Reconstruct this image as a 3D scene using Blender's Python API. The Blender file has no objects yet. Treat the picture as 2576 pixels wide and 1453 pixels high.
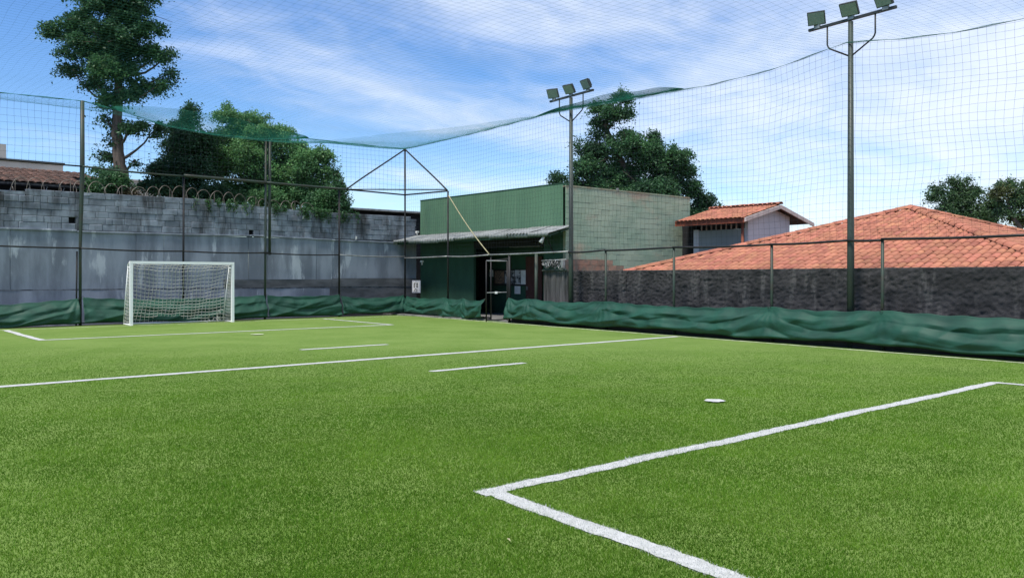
import bpy, bmesh, math, random
import numpy as np
from mathutils import Vector, Matrix, noise as mnoise

random.seed(7); RNG = np.random.default_rng(7)
SC = bpy.context.scene
COL = SC.collection
R = math.radians

# ------------------------------------------------------------------ camera
cam_d = bpy.data.cameras.new('camera'); cam = bpy.data.objects.new('camera', cam_d); COL.objects.link(cam)
cam_d.sensor_width = 36.0; cam_d.lens = 36.0 * 2100 / 2575; cam_d.shift_y = -29.5 / 2575
cam_d.clip_start = 0.05; cam_d.clip_end = 3000
YAW = R(40.75)
cam.location = (0, 0, 1.5); cam.rotation_euler = (R(90), 0, -YAW)
SC.camera = cam
FW = np.array([math.sin(YAW), math.cos(YAW)]); RT = np.array([math.cos(YAW), -math.sin(YAW)])

# ------------------------------------------------------------------ world, sun, exposure
SUN_EL, SUN_AZ = R(62), math.atan2(-1.0, -0.22)
wd = bpy.data.worlds.new('World'); SC.world = wd; wd.use_nodes = True
nt = wd.node_tree; nt.nodes.clear()
def N(tree, typ, **kw):
    n = tree.nodes.new(typ)
    for k, v in kw.items():
        if k == 'ins':
            for a, b in v.items(): n.inputs[a].default_value = b
        else: setattr(n, k, v)
    return n
def MATH(tree, op, a, b=None, c=None, clamp=False):
    n = tree.nodes.new('ShaderNodeMath'); n.operation = op; n.use_clamp = clamp
    for i, v in enumerate((a, b, c)):
        if v is None: continue
        if isinstance(v, (int, float)): n.inputs[i].default_value = v
        else: tree.links.new(v, n.inputs[i])
    return n.outputs[0]
def build_world():
    L = nt.links.new
    sky = N(nt, 'ShaderNodeTexSky', sky_type='NISHITA', sun_disc=False, sun_elevation=SUN_EL, sun_rotation=SUN_AZ,
            altitude=700, air_density=1.0, dust_density=0.6, ozone_density=2.5)
    tc = N(nt, 'ShaderNodeTexCoord'); sep = N(nt, 'ShaderNodeSeparateXYZ'); L(tc.outputs['Generated'], sep.inputs[0])
    z = MATH(nt, 'MAXIMUM', sep.outputs[2], 0.0); zz = MATH(nt, 'ADD', z, 0.13)
    u = MATH(nt, 'DIVIDE', sep.outputs[0], zz); v = MATH(nt, 'DIVIDE', sep.outputs[1], zz)
    cb = N(nt, 'ShaderNodeCombineXYZ'); L(u, cb.inputs[0]); L(v, cb.inputs[1])
    mp = N(nt, 'ShaderNodeMapping'); L(cb.outputs[0], mp.inputs[0])
    mp.inputs['Rotation'].default_value = (0, 0, R(-35)); mp.inputs['Scale'].default_value = (0.62, 1.05, 1)
    n1 = N(nt, 'ShaderNodeTexNoise', ins={'Scale': 1.45, 'Detail': 8.0, 'Roughness': 0.52, 'Distortion': 0.55}); L(mp.outputs[0], n1.inputs['Vector'])
    mp2 = N(nt, 'ShaderNodeMapping'); L(cb.outputs[0], mp2.inputs[0])
    mp2.inputs['Rotation'].default_value = (0, 0, R(-28)); mp2.inputs['Scale'].default_value = (4.6, 6.4, 1)
    n2 = N(nt, 'ShaderNodeTexNoise', ins={'Scale': 1.0, 'Detail': 5.0, 'Roughness': 0.6, 'Distortion': 0.8}); L(mp2.outputs[0], n2.inputs['Vector'])
    # the sheet of high cloud thickens towards the east
    sx = MATH(nt, 'MULTIPLY', sep.outputs[0], 0.94); sy = MATH(nt, 'MULTIPLY', sep.outputs[1], -0.33)
    toward = MATH(nt, 'MULTIPLY_ADD', MATH(nt, 'ADD', sx, sy), 0.44, -0.215)
    a = MATH(nt, 'ADD', MATH(nt, 'MULTIPLY_ADD', n2.outputs[0], 0.30, -0.14), n1.outputs[0])
    a = MATH(nt, 'ADD', a, toward)
    # a bit more veil high up
    a = MATH(nt, 'ADD', a, MATH(nt, 'MULTIPLY', z, 0.42))
    mr = N(nt, 'ShaderNodeMapRange', interpolation_type='SMOOTHSTEP'); L(a, mr.inputs[0])
    mr.inputs[1].default_value = 0.30; mr.inputs[2].default_value = 0.92; mr.inputs[3].default_value = 0.0; mr.inputs[4].default_value = 0.90
    hs = N(nt, 'ShaderNodeHueSaturation', ins={'Hue': 0.507, 'Saturation': 1.26, 'Value': 1.38}); L(sky.outputs[0], hs.inputs['Color'])
    mx = N(nt, 'ShaderNodeMix', data_type='RGBA'); L(mr.outputs[0], mx.inputs[0]); L(hs.outputs[0], mx.inputs[6])
    mx.inputs[7].default_value = (7.2, 7.8, 8.8, 1)
    bg = N(nt, 'ShaderNodeBackground'); bg.inputs[1].default_value = 0.1; L(mx.outputs[2], bg.inputs[0])
    out = N(nt, 'ShaderNodeOutputWorld'); L(bg.outputs[0], out.inputs[0])
build_world()
sd = bpy.data.lights.new('sun', 'SUN'); sd.energy = 3.9; sd.angle = R(12); sd.color = (1.0, 0.95, 0.87)
sun = bpy.data.objects.new('sun', sd); COL.objects.link(sun)
sdir = Vector((math.sin(SUN_AZ) * math.cos(SUN_EL), math.cos(SUN_AZ) * math.cos(SUN_EL), math.sin(SUN_EL)))
sun.rotation_euler = sdir.to_track_quat('Z', 'Y').to_euler(); sun.location = (30, 20, 40)
vs = SC.view_settings; vs.view_transform = 'Standard'; vs.look = 'None'; vs.exposure = 0.45; vs.gamma = 1.0; vs.use_curve_mapping = False
SC.cycles.use_denoising = True
SC.cycles.max_bounces = 8; SC.cycles.transparent_max_bounces = 16

# ------------------------------------------------------------------ materials
MATS = {}
def material(name, c1, c2=None, scale=3.0, rough=0.8, bump=0.0, bscale=None, stretch=(1, 1, 1), detail=5.0, ramp=(0.35, 0.65),
             piece=0.0, metallic=0.0, coords='Object', transl=0.0, spec=0.4, attr=None, third=None, thirdscale=1.0, thirdramp=(0.55, 0.7), hue=0.0, third_stretch=(1, 1, 1)):
    m = bpy.data.materials.new(name); m.use_nodes = True; t = m.node_tree; L = t.links.new
    b = t.nodes['Principled BSDF']; b.inputs['Roughness'].default_value = rough; b.inputs['Metallic'].default_value = metallic
    b.inputs['Specular IOR Level'].default_value = spec
    tc = N(t, 'ShaderNodeTexCoord')
    if coords == 'World':
        g = N(t, 'ShaderNodeNewGeometry'); src = g.outputs['Position']
    else: src = tc.outputs[coords]
    c2 = c2 or tuple(x * 0.75 for x in c1)
    mp = N(t, 'ShaderNodeMapping'); mp.inputs['Scale'].default_value = stretch; L(src, mp.inputs[0])
    nz = N(t, 'ShaderNodeTexNoise', ins={'Scale': scale, 'Detail': detail, 'Roughness': 0.6}); L(mp.outputs[0], nz.inputs['Vector'])
    mr = N(t, 'ShaderNodeMapRange', interpolation_type='SMOOTHSTEP'); L(nz.outputs[0], mr.inputs[0])
    mr.inputs[1].default_value = ramp[0]; mr.inputs[2].default_value = ramp[1]
    mx = N(t, 'ShaderNodeMix', data_type='RGBA'); L(mr.outputs[0], mx.inputs[0])
    mx.inputs[6].default_value = (*c1, 1); mx.inputs[7].default_value = (*c2, 1)
    col = mx.outputs[2]
    if third:
        mp3 = N(t, 'ShaderNodeMapping'); mp3.inputs['Scale'].default_value = third_stretch; mp3.inputs['Location'].default_value = (3.1, 7.7, 1.3); L(src, mp3.inputs[0])
        n3 = N(t, 'ShaderNodeTexNoise', ins={'Scale': thirdscale, 'Detail': 7.0, 'Roughness': 0.65}); L(mp3.outputs[0], n3.inputs['Vector'])
        r3 = N(t, 'ShaderNodeMapRange', interpolation_type='SMOOTHSTEP'); L(n3.outputs[0], r3.inputs[0])
        r3.inputs[1].default_value = thirdramp[0]; r3.inputs[2].default_value = thirdramp[1]
        m3 = N(t, 'ShaderNodeMix', data_type='RGBA'); L(r3.outputs[0], m3.inputs[0]); L(col, m3.inputs[6]); m3.inputs[7].default_value = (*third, 1); col = m3.outputs[2]
    if piece or attr:
        if attr:
            at = N(t, 'ShaderNodeAttribute', attribute_name=attr); rnd = at.outputs['Fac']
        else:
            oi = N(t, 'ShaderNodeObjectInfo'); ge = N(t, 'ShaderNodeNewGeometry')
            rnd = MATH(t, 'FRACT', MATH(t, 'ADD', oi.outputs['Random'], ge.outputs['Random Per Island']))
        k = piece or 0.5
        val = MATH(t, 'MULTIPLY_ADD', rnd, 2 * k, 1 - k)
        hs = N(t, 'ShaderNodeHueSaturation'); L(col, hs.inputs['Color']); L(val, hs.inputs['Value'])
        if hue:
            L(MATH(t, 'MULTIPLY_ADD', MATH(t, 'FRACT', MATH(t, 'MULTIPLY', rnd, 7.31)), 2 * hue, 0.5 - hue), hs.inputs['Hue'])
        col = hs.outputs[0]
    L(col, b.inputs['Base Color'])
    if bump:
        nb = N(t, 'ShaderNodeTexNoise', ins={'Scale': bscale or scale * 6, 'Detail': 6.0, 'Roughness': 0.65}); L(mp.outputs[0], nb.inputs['Vector'])
        bp = N(t, 'ShaderNodeBump', ins={'Strength': min(1.0, bump * 10), 'Distance': bump}); L(nb.outputs[0], bp.inputs['Height']); L(bp.outputs[0], b.inputs['Normal'])
    if transl:
        tr = N(t, 'ShaderNodeBsdfTranslucent'); L(col, tr.inputs[0]); ms = N(t, 'ShaderNodeMixShader'); ms.inputs[0].default_value = transl
        L(b.outputs[0], ms.inputs[1]); L(tr.outputs[0], ms.inputs[2]); L(ms.outputs[0], t.nodes['Material Output'].inputs[0])
    MATS[name] = m
    return m

material('ground', (0.16, 0.14, 0.11), (0.10, 0.10, 0.07), scale=0.4, rough=0.95, coords='World')
material('yard', (0.045, 0.043, 0.04), (0.02, 0.02, 0.02), scale=1.2, rough=0.95, bump=0.02, coords='World')
material('slab', (0.22, 0.21, 0.20), (0.12, 0.12, 0.11), scale=2.0, rough=0.9, bump=0.01, coords='World')
material('turf', (0.138, 0.212, 0.046), (0.108, 0.180, 0.032), scale=0.7, rough=0.9, bump=0.03, bscale=60, coords='World', detail=9, spec=0.15,
         third=(0.158, 0.224, 0.060), thirdscale=9.0, thirdramp=(0.5, 0.72))
material('blade', (0.114, 0.224, 0.020), (0.072, 0.170, 0.011), scale=0.6, rough=0.8, coords='World', attr='tint', piece=0.22, transl=0.38, spec=0.12, hue=0.012)
material('line_paint', (0.47, 0.475, 0.46), (0.39, 0.40, 0.38), scale=14, rough=0.85, bump=0.01, bscale=90, coords='World')
material('line_blade', (0.56, 0.565, 0.55), (0.46, 0.47, 0.45), scale=9, rough=0.7, coords='World', attr='tint', piece=0.12, transl=0.2)
material('line_worn', (0.55, 0.58, 0.42), (0.30, 0.38, 0.14), scale=5, rough=0.9, coords='World', ramp=(0.4, 0.7))
material('plaster', (0.265, 0.298, 0.350), (0.150, 0.172, 0.208), scale=1.1, rough=0.92, bump=0.012, bscale=25, stretch=(1.6, 1, 0.35), coords='World', detail=9,
         third=(0.42, 0.455, 0.50), thirdscale=1.4, thirdramp=(0.55, 0.64), third_stretch=(1.2, 1, 0.28))
material('plaster_dark', (0.13, 0.135, 0.145), (0.07, 0.075, 0.08), scale=2.2, rough=0.95, bump=0.012, bscale=25, coords='World', stretch=(0.6, 1, 1.8), detail=9)
material('block', (0.250, 0.285, 0.335), (0.128, 0.149, 0.180), scale=2.2, rough=0.93, bump=0.012, bscale=30, coords='World', detail=8, piece=0.13,
         third=(0.045, 0.048, 0.053), thirdscale=1.3, thirdramp=(0.45, 0.70), third_stretch=(1.7, 1, 0.35))
material('mortar', (0.135, 0.150, 0.172), (0.04, 0.044, 0.05), scale=4, rough=0.95, coords='World')
material('dark_wall', (0.044, 0.042, 0.043), (0.018, 0.018, 0.019), scale=1.6, rough=0.95, bump=0.04, bscale=26, coords='World', detail=9, stretch=(1, 1, 1.5),
         third=(0.075, 0.072, 0.070), thirdscale=1.6, thirdramp=(0.52, 0.68), third_stretch=(2.2, 2.2, .35))
material('plank', (0.095, 0.092, 0.088), (0.04, 0.04, 0.038), scale=2, rough=0.95, bump=0.015, bscale=18, stretch=(6, 6, 0.6), coords='World', piece=0.25)
material('tarp', (0.009, 0.072, 0.043), (0.006, 0.050, 0.031), scale=1.6, rough=0.65, bump=0.004, bscale=9, stretch=(1, 1, 1.5), spec=0.5, coords='World', transl=0.12,
         third=(0.016, 0.088, 0.058), thirdscale=2.3, thirdramp=(0.55, 0.8))
material('net', (0.010, 0.13, 0.095), (0.006, 0.09, 0.068), scale=2, rough=0.7, coords='World', transl=0.15)
material('net_hem', (0.012, 0.22, 0.15), (0.008, 0.15, 0.105), scale=4, rough=0.7, coords='World', transl=0.3)
material('net_dark', (0.010, 0.020, 0.024), (0.006, 0.012, 0.016), scale=2, rough=0.7, coords='World')
material('green_pipe', (0.030, 0.048, 0.034), (0.042, 0.040, 0.028), scale=3, rough=0.55, coords='World', ramp=(0.45, 0.7), metallic=0.1)
material('dark_pipe', (0.014, 0.014, 0.014), (0.032, 0.024, 0.018), scale=4, rough=0.55, coords='World', ramp=(0.5, 0.75), metallic=0.2)
material('mast', (0.042, 0.060, 0.050), (0.032, 0.040, 0.034), scale=1.5, rough=0.5, coords='World', stretch=(1, 1, 0.3), metallic=0.1)
material('galv', (0.30, 0.31, 0.31), (0.18, 0.18, 0.17), scale=5, rough=0.5, coords='World', metallic=0.4)
material('white_metal', (0.86, 0.86, 0.85), (0.76, 0.76, 0.74), scale=5, rough=0.4, coords='World', ramp=(0.5, 0.8))
material('goal_net', (0.62, 0.62, 0.58), (0.48, 0.50, 0.44), scale=3, rough=0.8, coords='World', transl=0.2)
material('flood_glass', (0.26, 0.30, 0.29), (0.20, 0.24, 0.23), scale=20, rough=0.2, spec=0.6)
material('flood_body', (0.02, 0.024, 0.024), (0.03, 0.03, 0.03), scale=6, rough=0.5)
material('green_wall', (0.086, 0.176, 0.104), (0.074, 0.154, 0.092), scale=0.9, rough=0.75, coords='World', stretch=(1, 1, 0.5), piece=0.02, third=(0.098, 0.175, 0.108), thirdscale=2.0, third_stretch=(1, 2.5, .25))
material('green_low', (0.023, 0.075, 0.042), (0.016, 0.054, 0.031), scale=1.2, rough=0.75, coords='World', stretch=(1, 1, 0.5))  # green of the lower front, deepened for the shade under the canopy
material('side_block', (0.37, 0.44, 0.32), (0.28, 0.38, 0.27), scale=0.7, rough=0.9, bump=0.008, bscale=26, coords='World', detail=8, piece=0.07,
         third=(0.44, 0.34, 0.24), thirdscale=0.55, thirdramp=(0.52, 0.72), third_stretch=(0.8, 1, 1.6))
material('side_mortar', (0.27, 0.32, 0.23), (0.26, 0.22, 0.15), scale=1.5, rough=0.95, coords='World')
material('bare_brick', (0.40, 0.22, 0.15), (0.24, 0.19, 0.14), scale=6, rough=0.95, bump=0.02, bscale=25, coords='World', piece=0.15)
material('canopy', (0.30, 0.315, 0.31), (0.17, 0.18, 0.175), scale=2, rough=0.65, coords='World', piece=0.08, stretch=(2, 0.7, 1))
material('painted_dark', (0.012, 0.012, 0.014), (0.008, 0.008, 0.009), scale=3, rough=0.95, coords='World')  # near-black in place of shade inside porch, gaps and openings; also dark sheds
material('brown_door', (0.085, 0.032, 0.024), (0.06, 0.022, 0.018), scale=2, rough=0.7, coords='World', stretch=(4, 4, 0.5))
material('tile', (0.415, 0.165, 0.098), (0.305, 0.115, 0.070), scale=2.4, rough=0.85, bump=0.006, bscale=40, coords='World', detail=8, piece=0.16, hue=0.008,
         third=(0.20, 0.10, 0.075), thirdscale=3.5, thirdramp=(0.60, 0.80))
material('tile_under', (0.06, 0.03, 0.022), (0.03, 0.018, 0.015), scale=5, rough=0.95, coords='World')
material('tile_old', (0.115, 0.062, 0.045), (0.06, 0.04, 0.032), scale=2.5, rough=0.95, bump=0.02, bscale=20, coords='World', piece=0.25)
material('fascia_red', (0.22, 0.060, 0.030), (0.16, 0.045, 0.025), scale=3, rough=0.7, coords='World')
material('white_wall', (0.50, 0.52, 0.55), (0.43, 0.45, 0.48), scale=0.8, rough=0.9, coords='World', stretch=(1, 1, 0.4))
material('blue_wall', (0.23, 0.265, 0.27), (0.19, 0.225, 0.23), scale=0.8, rough=0.9, coords='World')
material('barge', (0.52, 0.44, 0.40), (0.42, 0.36, 0.33), scale=4, rough=0.7, coords='World')
material('beige_wall', (0.50, 0.46, 0.41), (0.42, 0.39, 0.35), scale=0.5, rough=0.9, coords='World')
material('pane', (0.05, 0.06, 0.07), (0.035, 0.04, 0.05), scale=2, rough=0.15, coords='World', spec=0.7)
material('pane_pale', (0.62, 0.68, 0.72), (0.5, 0.55, 0.6), scale=2, rough=0.3, coords='World')
material('bark', (0.135, 0.105, 0.085), (0.07, 0.055, 0.045), scale=4, rough=0.95, bump=0.04, bscale=9, stretch=(2.5, 2.5, 0.4), coords='World')
material('wire', (0.24, 0.21, 0.185), (0.13, 0.105, 0.09), scale=5, rough=0.6, coords='World', metallic=0.3)
material('black', (0.012, 0.012, 0.013), (0.02, 0.02, 0.02), scale=5, rough=0.7)
material('paper', (0.68, 0.67, 0.66), (0.55, 0.55, 0.55), scale=6, rough=0.8)
material('sign_ink', (0.05, 0.052, 0.052), (0.12, 0.12, 0.12), scale=30, rough=0.8)
material('sign_grey', (0.36, 0.38, 0.43), (0.44, 0.45, 0.5), scale=6, rough=0.7)
material('poster_brown', (0.30, 0.19, 0.13), (0.09, 0.07, 0.055), scale=14, rough=0.8)
material('poster_grey', (0.42, 0.42, 0.44), (0.04, 0.045, 0.05), scale=5.5, rough=0.8, ramp=(0.45, 0.6))
material('rope', (0.42, 0.38, 0.22), (0.30, 0.27, 0.17), scale=9, rough=0.9, coords='World')
material('plastic_white', (0.72, 0.72, 0.70), (0.6, 0.6, 0.58), scale=6, rough=0.5)
def leafmat(name, a, b, tr=0.38):
    material(name, a, b, scale=0.55, rough=0.55, coords='World', attr='tint', piece=0.55, transl=tr, spec=0.35, hue=0.018)
leafmat('leaf_tall', (0.061, 0.155, 0.054), (0.043, 0.114, 0.050))
leafmat('leaf_deep', (0.042, 0.109, 0.045), (0.031, 0.081, 0.038))
leafmat('leaf_mid', (0.137, 0.289, 0.100), (0.090, 0.213, 0.083))
leafmat('leaf_back', (0.058, 0.150, 0.053), (0.039, 0.105, 0.047))
leafmat('leaf_far', (0.078, 0.149, 0.059), (0.056, 0.113, 0.050))
leafmat('leaf_olive', (0.108, 0.126, 0.043), (0.072, 0.094, 0.036))
leafmat('leaf_dry', (0.060, 0.075, 0.030), (0.065, 0.050, 0.028))

# ------------------------------------------------------------------ mesh helpers
def tag(o, label=None, cat=None, group=None, kind=None):
    if label: o['label'] = label
    if cat: o['category'] = cat
    if group: o['group'] = group
    if kind: o['kind'] = kind
    return o
def empty(name, loc=(0, 0, 0), **kw):
    o = bpy.data.objects.new(name, None); COL.objects.link(o); o.location = loc; o.empty_display_size = 0.2
    return tag(o, **kw)
def link(name, me, mat, parent=None, smooth=False, **kw):
    o = bpy.data.objects.new(name, me); COL.objects.link(o)
    if mat and not me.materials: me.materials.append(MATS[mat])
    if parent is not None:
        o.parent = parent; o.matrix_parent_inverse = Matrix.Translation(-Vector(parent_origin(parent)))
    if smooth:
        me.polygons.foreach_set('use_smooth', [True] * len(me.polygons))
    return tag(o, **kw)
def parent_origin(p):
    v = Vector((0, 0, 0))
    while p is not None:
        v += p.location
        if p.parent is not None: v += p.matrix_parent_inverse.translation
        p = p.parent
    return v
class MB:
    """collects world-space pieces of ONE part"""
    def __init__(s): s.v = []; s.f = []
    def add(s, vs, fs):
        k = len(s.v); s.v += [tuple(map(float, p)) for p in vs]; s.f += [tuple(i + k for i in f) for f in fs]; return s
    def box(s, x0, x1, y0, y1, z0, z1):
        return s.add([(x0, y0, z0), (x1, y0, z0), (x1, y1, z0), (x0, y1, z0), (x0, y0, z1), (x1, y0, z1), (x1, y1, z1), (x0, y1, z1)],
                     [(0, 3, 2, 1), (4, 5, 6, 7), (0, 1, 5, 4), (1, 2, 6, 5), (2, 3, 7, 6), (3, 0, 4, 7)])
    def obox(s, c, ax, ay, az):
        """oriented box: centre and three half-axis vectors"""
        c, ax, ay, az = map(lambda q: Vector(q), (c, ax, ay, az))
        vs = [c + a * ax + b * ay + d * az for d in (-1, 1) for a, b in ((-1, -1), (1, -1), (1, 1), (-1, 1))]
        return s.add(vs, [(0, 3, 2, 1), (4, 5, 6, 7), (0, 1, 5, 4), (1, 2, 6, 5), (2, 3, 7, 6), (3, 0, 4, 7)])
    def tube(s, pts, r, n=8, cap=True):
        pts = [Vector(p) for p in pts]; m = len(pts); rr = r if isinstance(r, (list, tuple)) else [r] * m
        vs = []; prev = None
        for i, p in enumerate(pts):
            t = (pts[min(i + 1, m - 1)] - pts[max(i - 1, 0)]).normalized()
            if prev is None:
                ref = Vector((0, 0, 1)) if abs(t.z) < 0.9 else Vector((1, 0, 0)); u = t.cross(ref).normalized()
            else: u = (prev - t * prev.dot(t)).normalized()
            prev = u; w = t.cross(u)
            for k in range(n):
                a = 2 * math.pi * k / n; vs.append(p + (u * math.cos(a) + w * math.sin(a)) * rr[i])
        fs = [(i * n + k, i * n + (k + 1) % n, (i + 1) * n + (k + 1) % n, (i + 1) * n + k) for i in range(m - 1) for k in range(n)]
        if cap: fs += [tuple(range(n - 1, -1, -1)), tuple(range((m - 1) * n, m * n))]
        return s.add(vs, fs)
    def grid(s, P):
        """P: rows x cols array of points"""
        r, c = len(P), len(P[0])
        return s.add([p for row in P for p in row], [(i * c + j, i * c + j + 1, (i + 1) * c + j + 1, (i + 1) * c + j) for i in range(r - 1) for j in range(c - 1)])
    def mesh(s, name):
        me = bpy.data.meshes.new(name); me.from_pydata(s.v, [], s.f); me.update(); return me
    def build(s, name, mat, parent=None, smooth=False, **kw):
        me = s.mesh(name)
        if smooth == 'auto':
            o = link(name, me, mat, parent, False, **kw)
            me.polygons.foreach_set('use_smooth', [len(f) == 4 for f in s.f]); return o
        return link(name, me, mat, parent, smooth, **kw)
def np_mesh(name, verts, faces, attr=None):
    """verts Nx3, faces MxK (constant K) by numpy"""
    me = bpy.data.meshes.new(name); nv = len(verts); nf, k = faces.shape
    me.vertices.add(nv); me.vertices.foreach_set('co', np.ascontiguousarray(verts, dtype=np.float32).ravel())
    me.loops.add(nf * k); me.loops.foreach_set('vertex_index', np.ascontiguousarray(faces, dtype=np.int32).ravel())
    me.polygons.add(nf); me.polygons.foreach_set('loop_start', np.arange(0, nf * k, k, dtype=np.int32))
    me.polygons.foreach_set('loop_total', np.full(nf, k, dtype=np.int32))
    me.update(calc_edges=True)
    if attr is not None:
        a = me.attributes.new('tint', 'FLOAT', 'FACE'); a.data.foreach_set('value', np.ascontiguousarray(attr, dtype=np.float32))
    return me
def thread_mesh(name, paths, r):
    """thin three-sided threads along paths (list of Nx3 arrays)"""
    V = []; F = []; k = 0
    for P in paths:
        P = np.asarray(P, float); n = len(P)
        t = np.gradient(P, axis=0); t /= np.linalg.norm(t, axis=1)[:, None] + 1e-9
        ref = np.array([0, 0, 1.0]) if abs(t[:, 2]).mean() < 0.8 else np.array([FW[0], FW[1], 0])
        u = np.cross(t, ref); u /= np.linalg.norm(u, axis=1)[:, None] + 1e-9; w = np.cross(t, u)
        ring = np.stack([P + r * (math.cos(a) * u + math.sin(a) * w) for a in (0.5, 0.5 + 2.0944, 0.5 + 4.1888)], 1)
        V.append(ring.reshape(-1, 3))
        i = np.arange(n - 1)[:, None] * 3; j = np.arange(3)[None]; jn = (j + 1) % 3
        F.append(np.stack([i + j, i + jn, i + 3 + jn, i + 3 + j], -1).reshape(-1, 4) + k); k += 3 * n
    return np_mesh(name, np.concatenate(V), np.concatenate(F))
def wob(x, seed=0.0, amp=1.0):
    return amp * (0.5 * np.sin(x * 1.7 + seed) + 0.3 * np.sin(x * 4.3 + seed * 2.1) + 0.2 * np.sin(x * 11.0 + seed * 3.7))
def copy_tree(o, parent=None):
    c = o.copy(); COL.objects.link(c); c.parent = parent
    for ch in o.children: copy_tree(ch, c)
    return c

# frame of the fence on the right: s metres from the corner, d outward
CX, CY = 18.75, 28.38
DU = np.array([16.75 - CX, 5.36 - CY]); DU /= np.linalg.norm(DU); DN = np.array([-DU[1], DU[0]])
def FR(s, d, z): return (CX + DU[0] * s + DN[0] * d, CY + DU[1] * s + DN[1] * d, z)
def fence_x(y): return CX + DU[0] * (CY - y) / -DU[1]
BY = 28.4                                                     # plane of the fence behind the goal

# ------------------------------------------------------------------ ground, turf, lines
MB().add([(-900, -900, -0.06), (900, -900, -0.06), (900, 900, -0.06), (-900, 900, -0.06)], [(0, 1, 2, 3)]).build('ground', 'ground', kind='structure')
MB().add([(-8, 28.2, -0.03), FR(-0.2, -0.5, -0.03), FR(38, -0.5, -0.03), FR(38, 1.2, -0.03), FR(-2.5, 4.2, -0.03), (-8, 30, -0.03)], [(0, 1, 2, 3, 4, 5)]).build('dirt_strip', 'yard', kind='structure')
rows = []
for j in range(49):
    y = -8 + 36.35 * j / 48
    xr = fence_x(y) - 0.06 + 0.03 * math.sin(y * 2.1); rows.append([(-7 + (xr + 7) * i / 36, y + (0.02 * math.sin(i * 1.3) if j == 48 else 0), 0.0) for i in range(37)])
MB().grid(rows).build('turf_pitch', 'turf', kind='structure')
MB().box(18.15, 21.8, 20.9, 29.1, -0.05, 0.05).build('concrete_path', 'slab', kind='structure')

LINES = []     # (object builder data): list of strips for blade masking
def strip_pts(p, q, w, seed, n=None):
    p, q = np.array(p, float), np.array(q, float); L = np.linalg.norm(q - p); d = (q - p) / L; nn = np.array([-d[1], d[0]])
    n = n or max(4, int(L / 0.06)); t = np.linspace(0, L, n)
    a = w / 2 + wob(t * 2.2, seed, 0.012) + wob(t * 17, seed + 4, 0.009); b = w / 2 + wob(t * 2.0, seed + 9, 0.012) + wob(t * 15, seed + 2, 0.009)
    mid = wob(t * 0.9, seed + 5, 0.018)
    return p, d, nn, L, t, a, b, mid
def make_line(name, segs, label, mat='line_paint', z=0.006):
    """segs: (p, q, width, seed)"""
    mb = MB(); info = []
    for k, (p, q, w, seed) in enumerate(segs):
        P, d, nn, L, t, a, b, mid = strip_pts(p, q, w, seed)
        up = P + d * t[:, None] + nn * (mid + a)[:, None]; lo = P + d * t[:, None] + nn * (mid - b)[:, None]
        zz = z + 0.0012 * k
        mb.grid([[(x, y, zz) for x, y in lo], [(x, y, zz) for x, y in up]])
        info.append((P, d, nn, L, t, a, b, mid))
    o = mb.build(name, mat); tag(o, label, 'pitch line')
    LINES.append((o, info)); return o
make_line('penalty_line', [((3.60, 4.51), (13.0, 4.51), 0.145, 1.0), ((3.68, 4.52), (3.35, -1.0), 0.145, 2.0), ((12.95, 4.52), (13.0, 1.0), 0.13, 3.0)],
          'bold white angled line of the penalty area nearest the camera')
make_line('halfway_line', [((-3.5, 13.24), (16.9, 13.24), 0.19, 4.0)], 'long white halfway line crossing the whole pitch')
make_line('penalty_line', [((4.42, 22.38), (14.35, 22.38), 0.17, 5.0), ((4.48, 22.4), (4.55, 27.2), 0.17, 6.0), ((14.3, 22.4), (14.5, 27.2), 0.15, 7.0)],
          'thin white penalty area line in front of the goal')
make_line('dash_line', [((7.95, 15.9), (10.05, 15.93), 0.17, 8.0)], 'short white dash between halfway line and goal')
make_line('dash_line', [((7.70, 10.9), (9.70, 10.93), 0.15, 9.0)], 'short white dash on the camera side of the halfway line')
make_line('side_line', [((fence_x(2) - 0.42, 2.0), (fence_x(27.2) - 0.42, 27.2), 0.10, 10.0)], 'pale worn touchline running beside the long green tarpaulin', mat='line_worn')
make_line('goal_line', [((4.0, 27.28), (18.1, 27.28), 0.09, 11.0)], 'faint worn goal line between the goal posts and corner', mat='line_worn')
def spot(c, rx, ry, label, mat, z=0.019):
    pts = []
    for k in range(40):
        a = 2 * math.pi * k / 40; e = 1 + 0.07 * math.sin(5 * a + 1) + 0.05 * math.sin(11 * a)
        pts.append((c[0] + rx * e * math.cos(a), c[1] + ry * e * math.sin(a), z))
    o = MB().add(pts + [(c[0], c[1], z)], [(i, (i + 1) % 40, 40) for i in range(40)]).build('penalty_spot', mat); tag(o, label, 'pitch mark')
spot((8.42, 6.03), 0.12, 0.12, 'round white penalty spot beside the bold near penalty line', 'line_paint')
spot((9.17, 20.8), 0.17, 0.14, 'faded yellowish penalty spot in front of the goal', 'line_worn')

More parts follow.
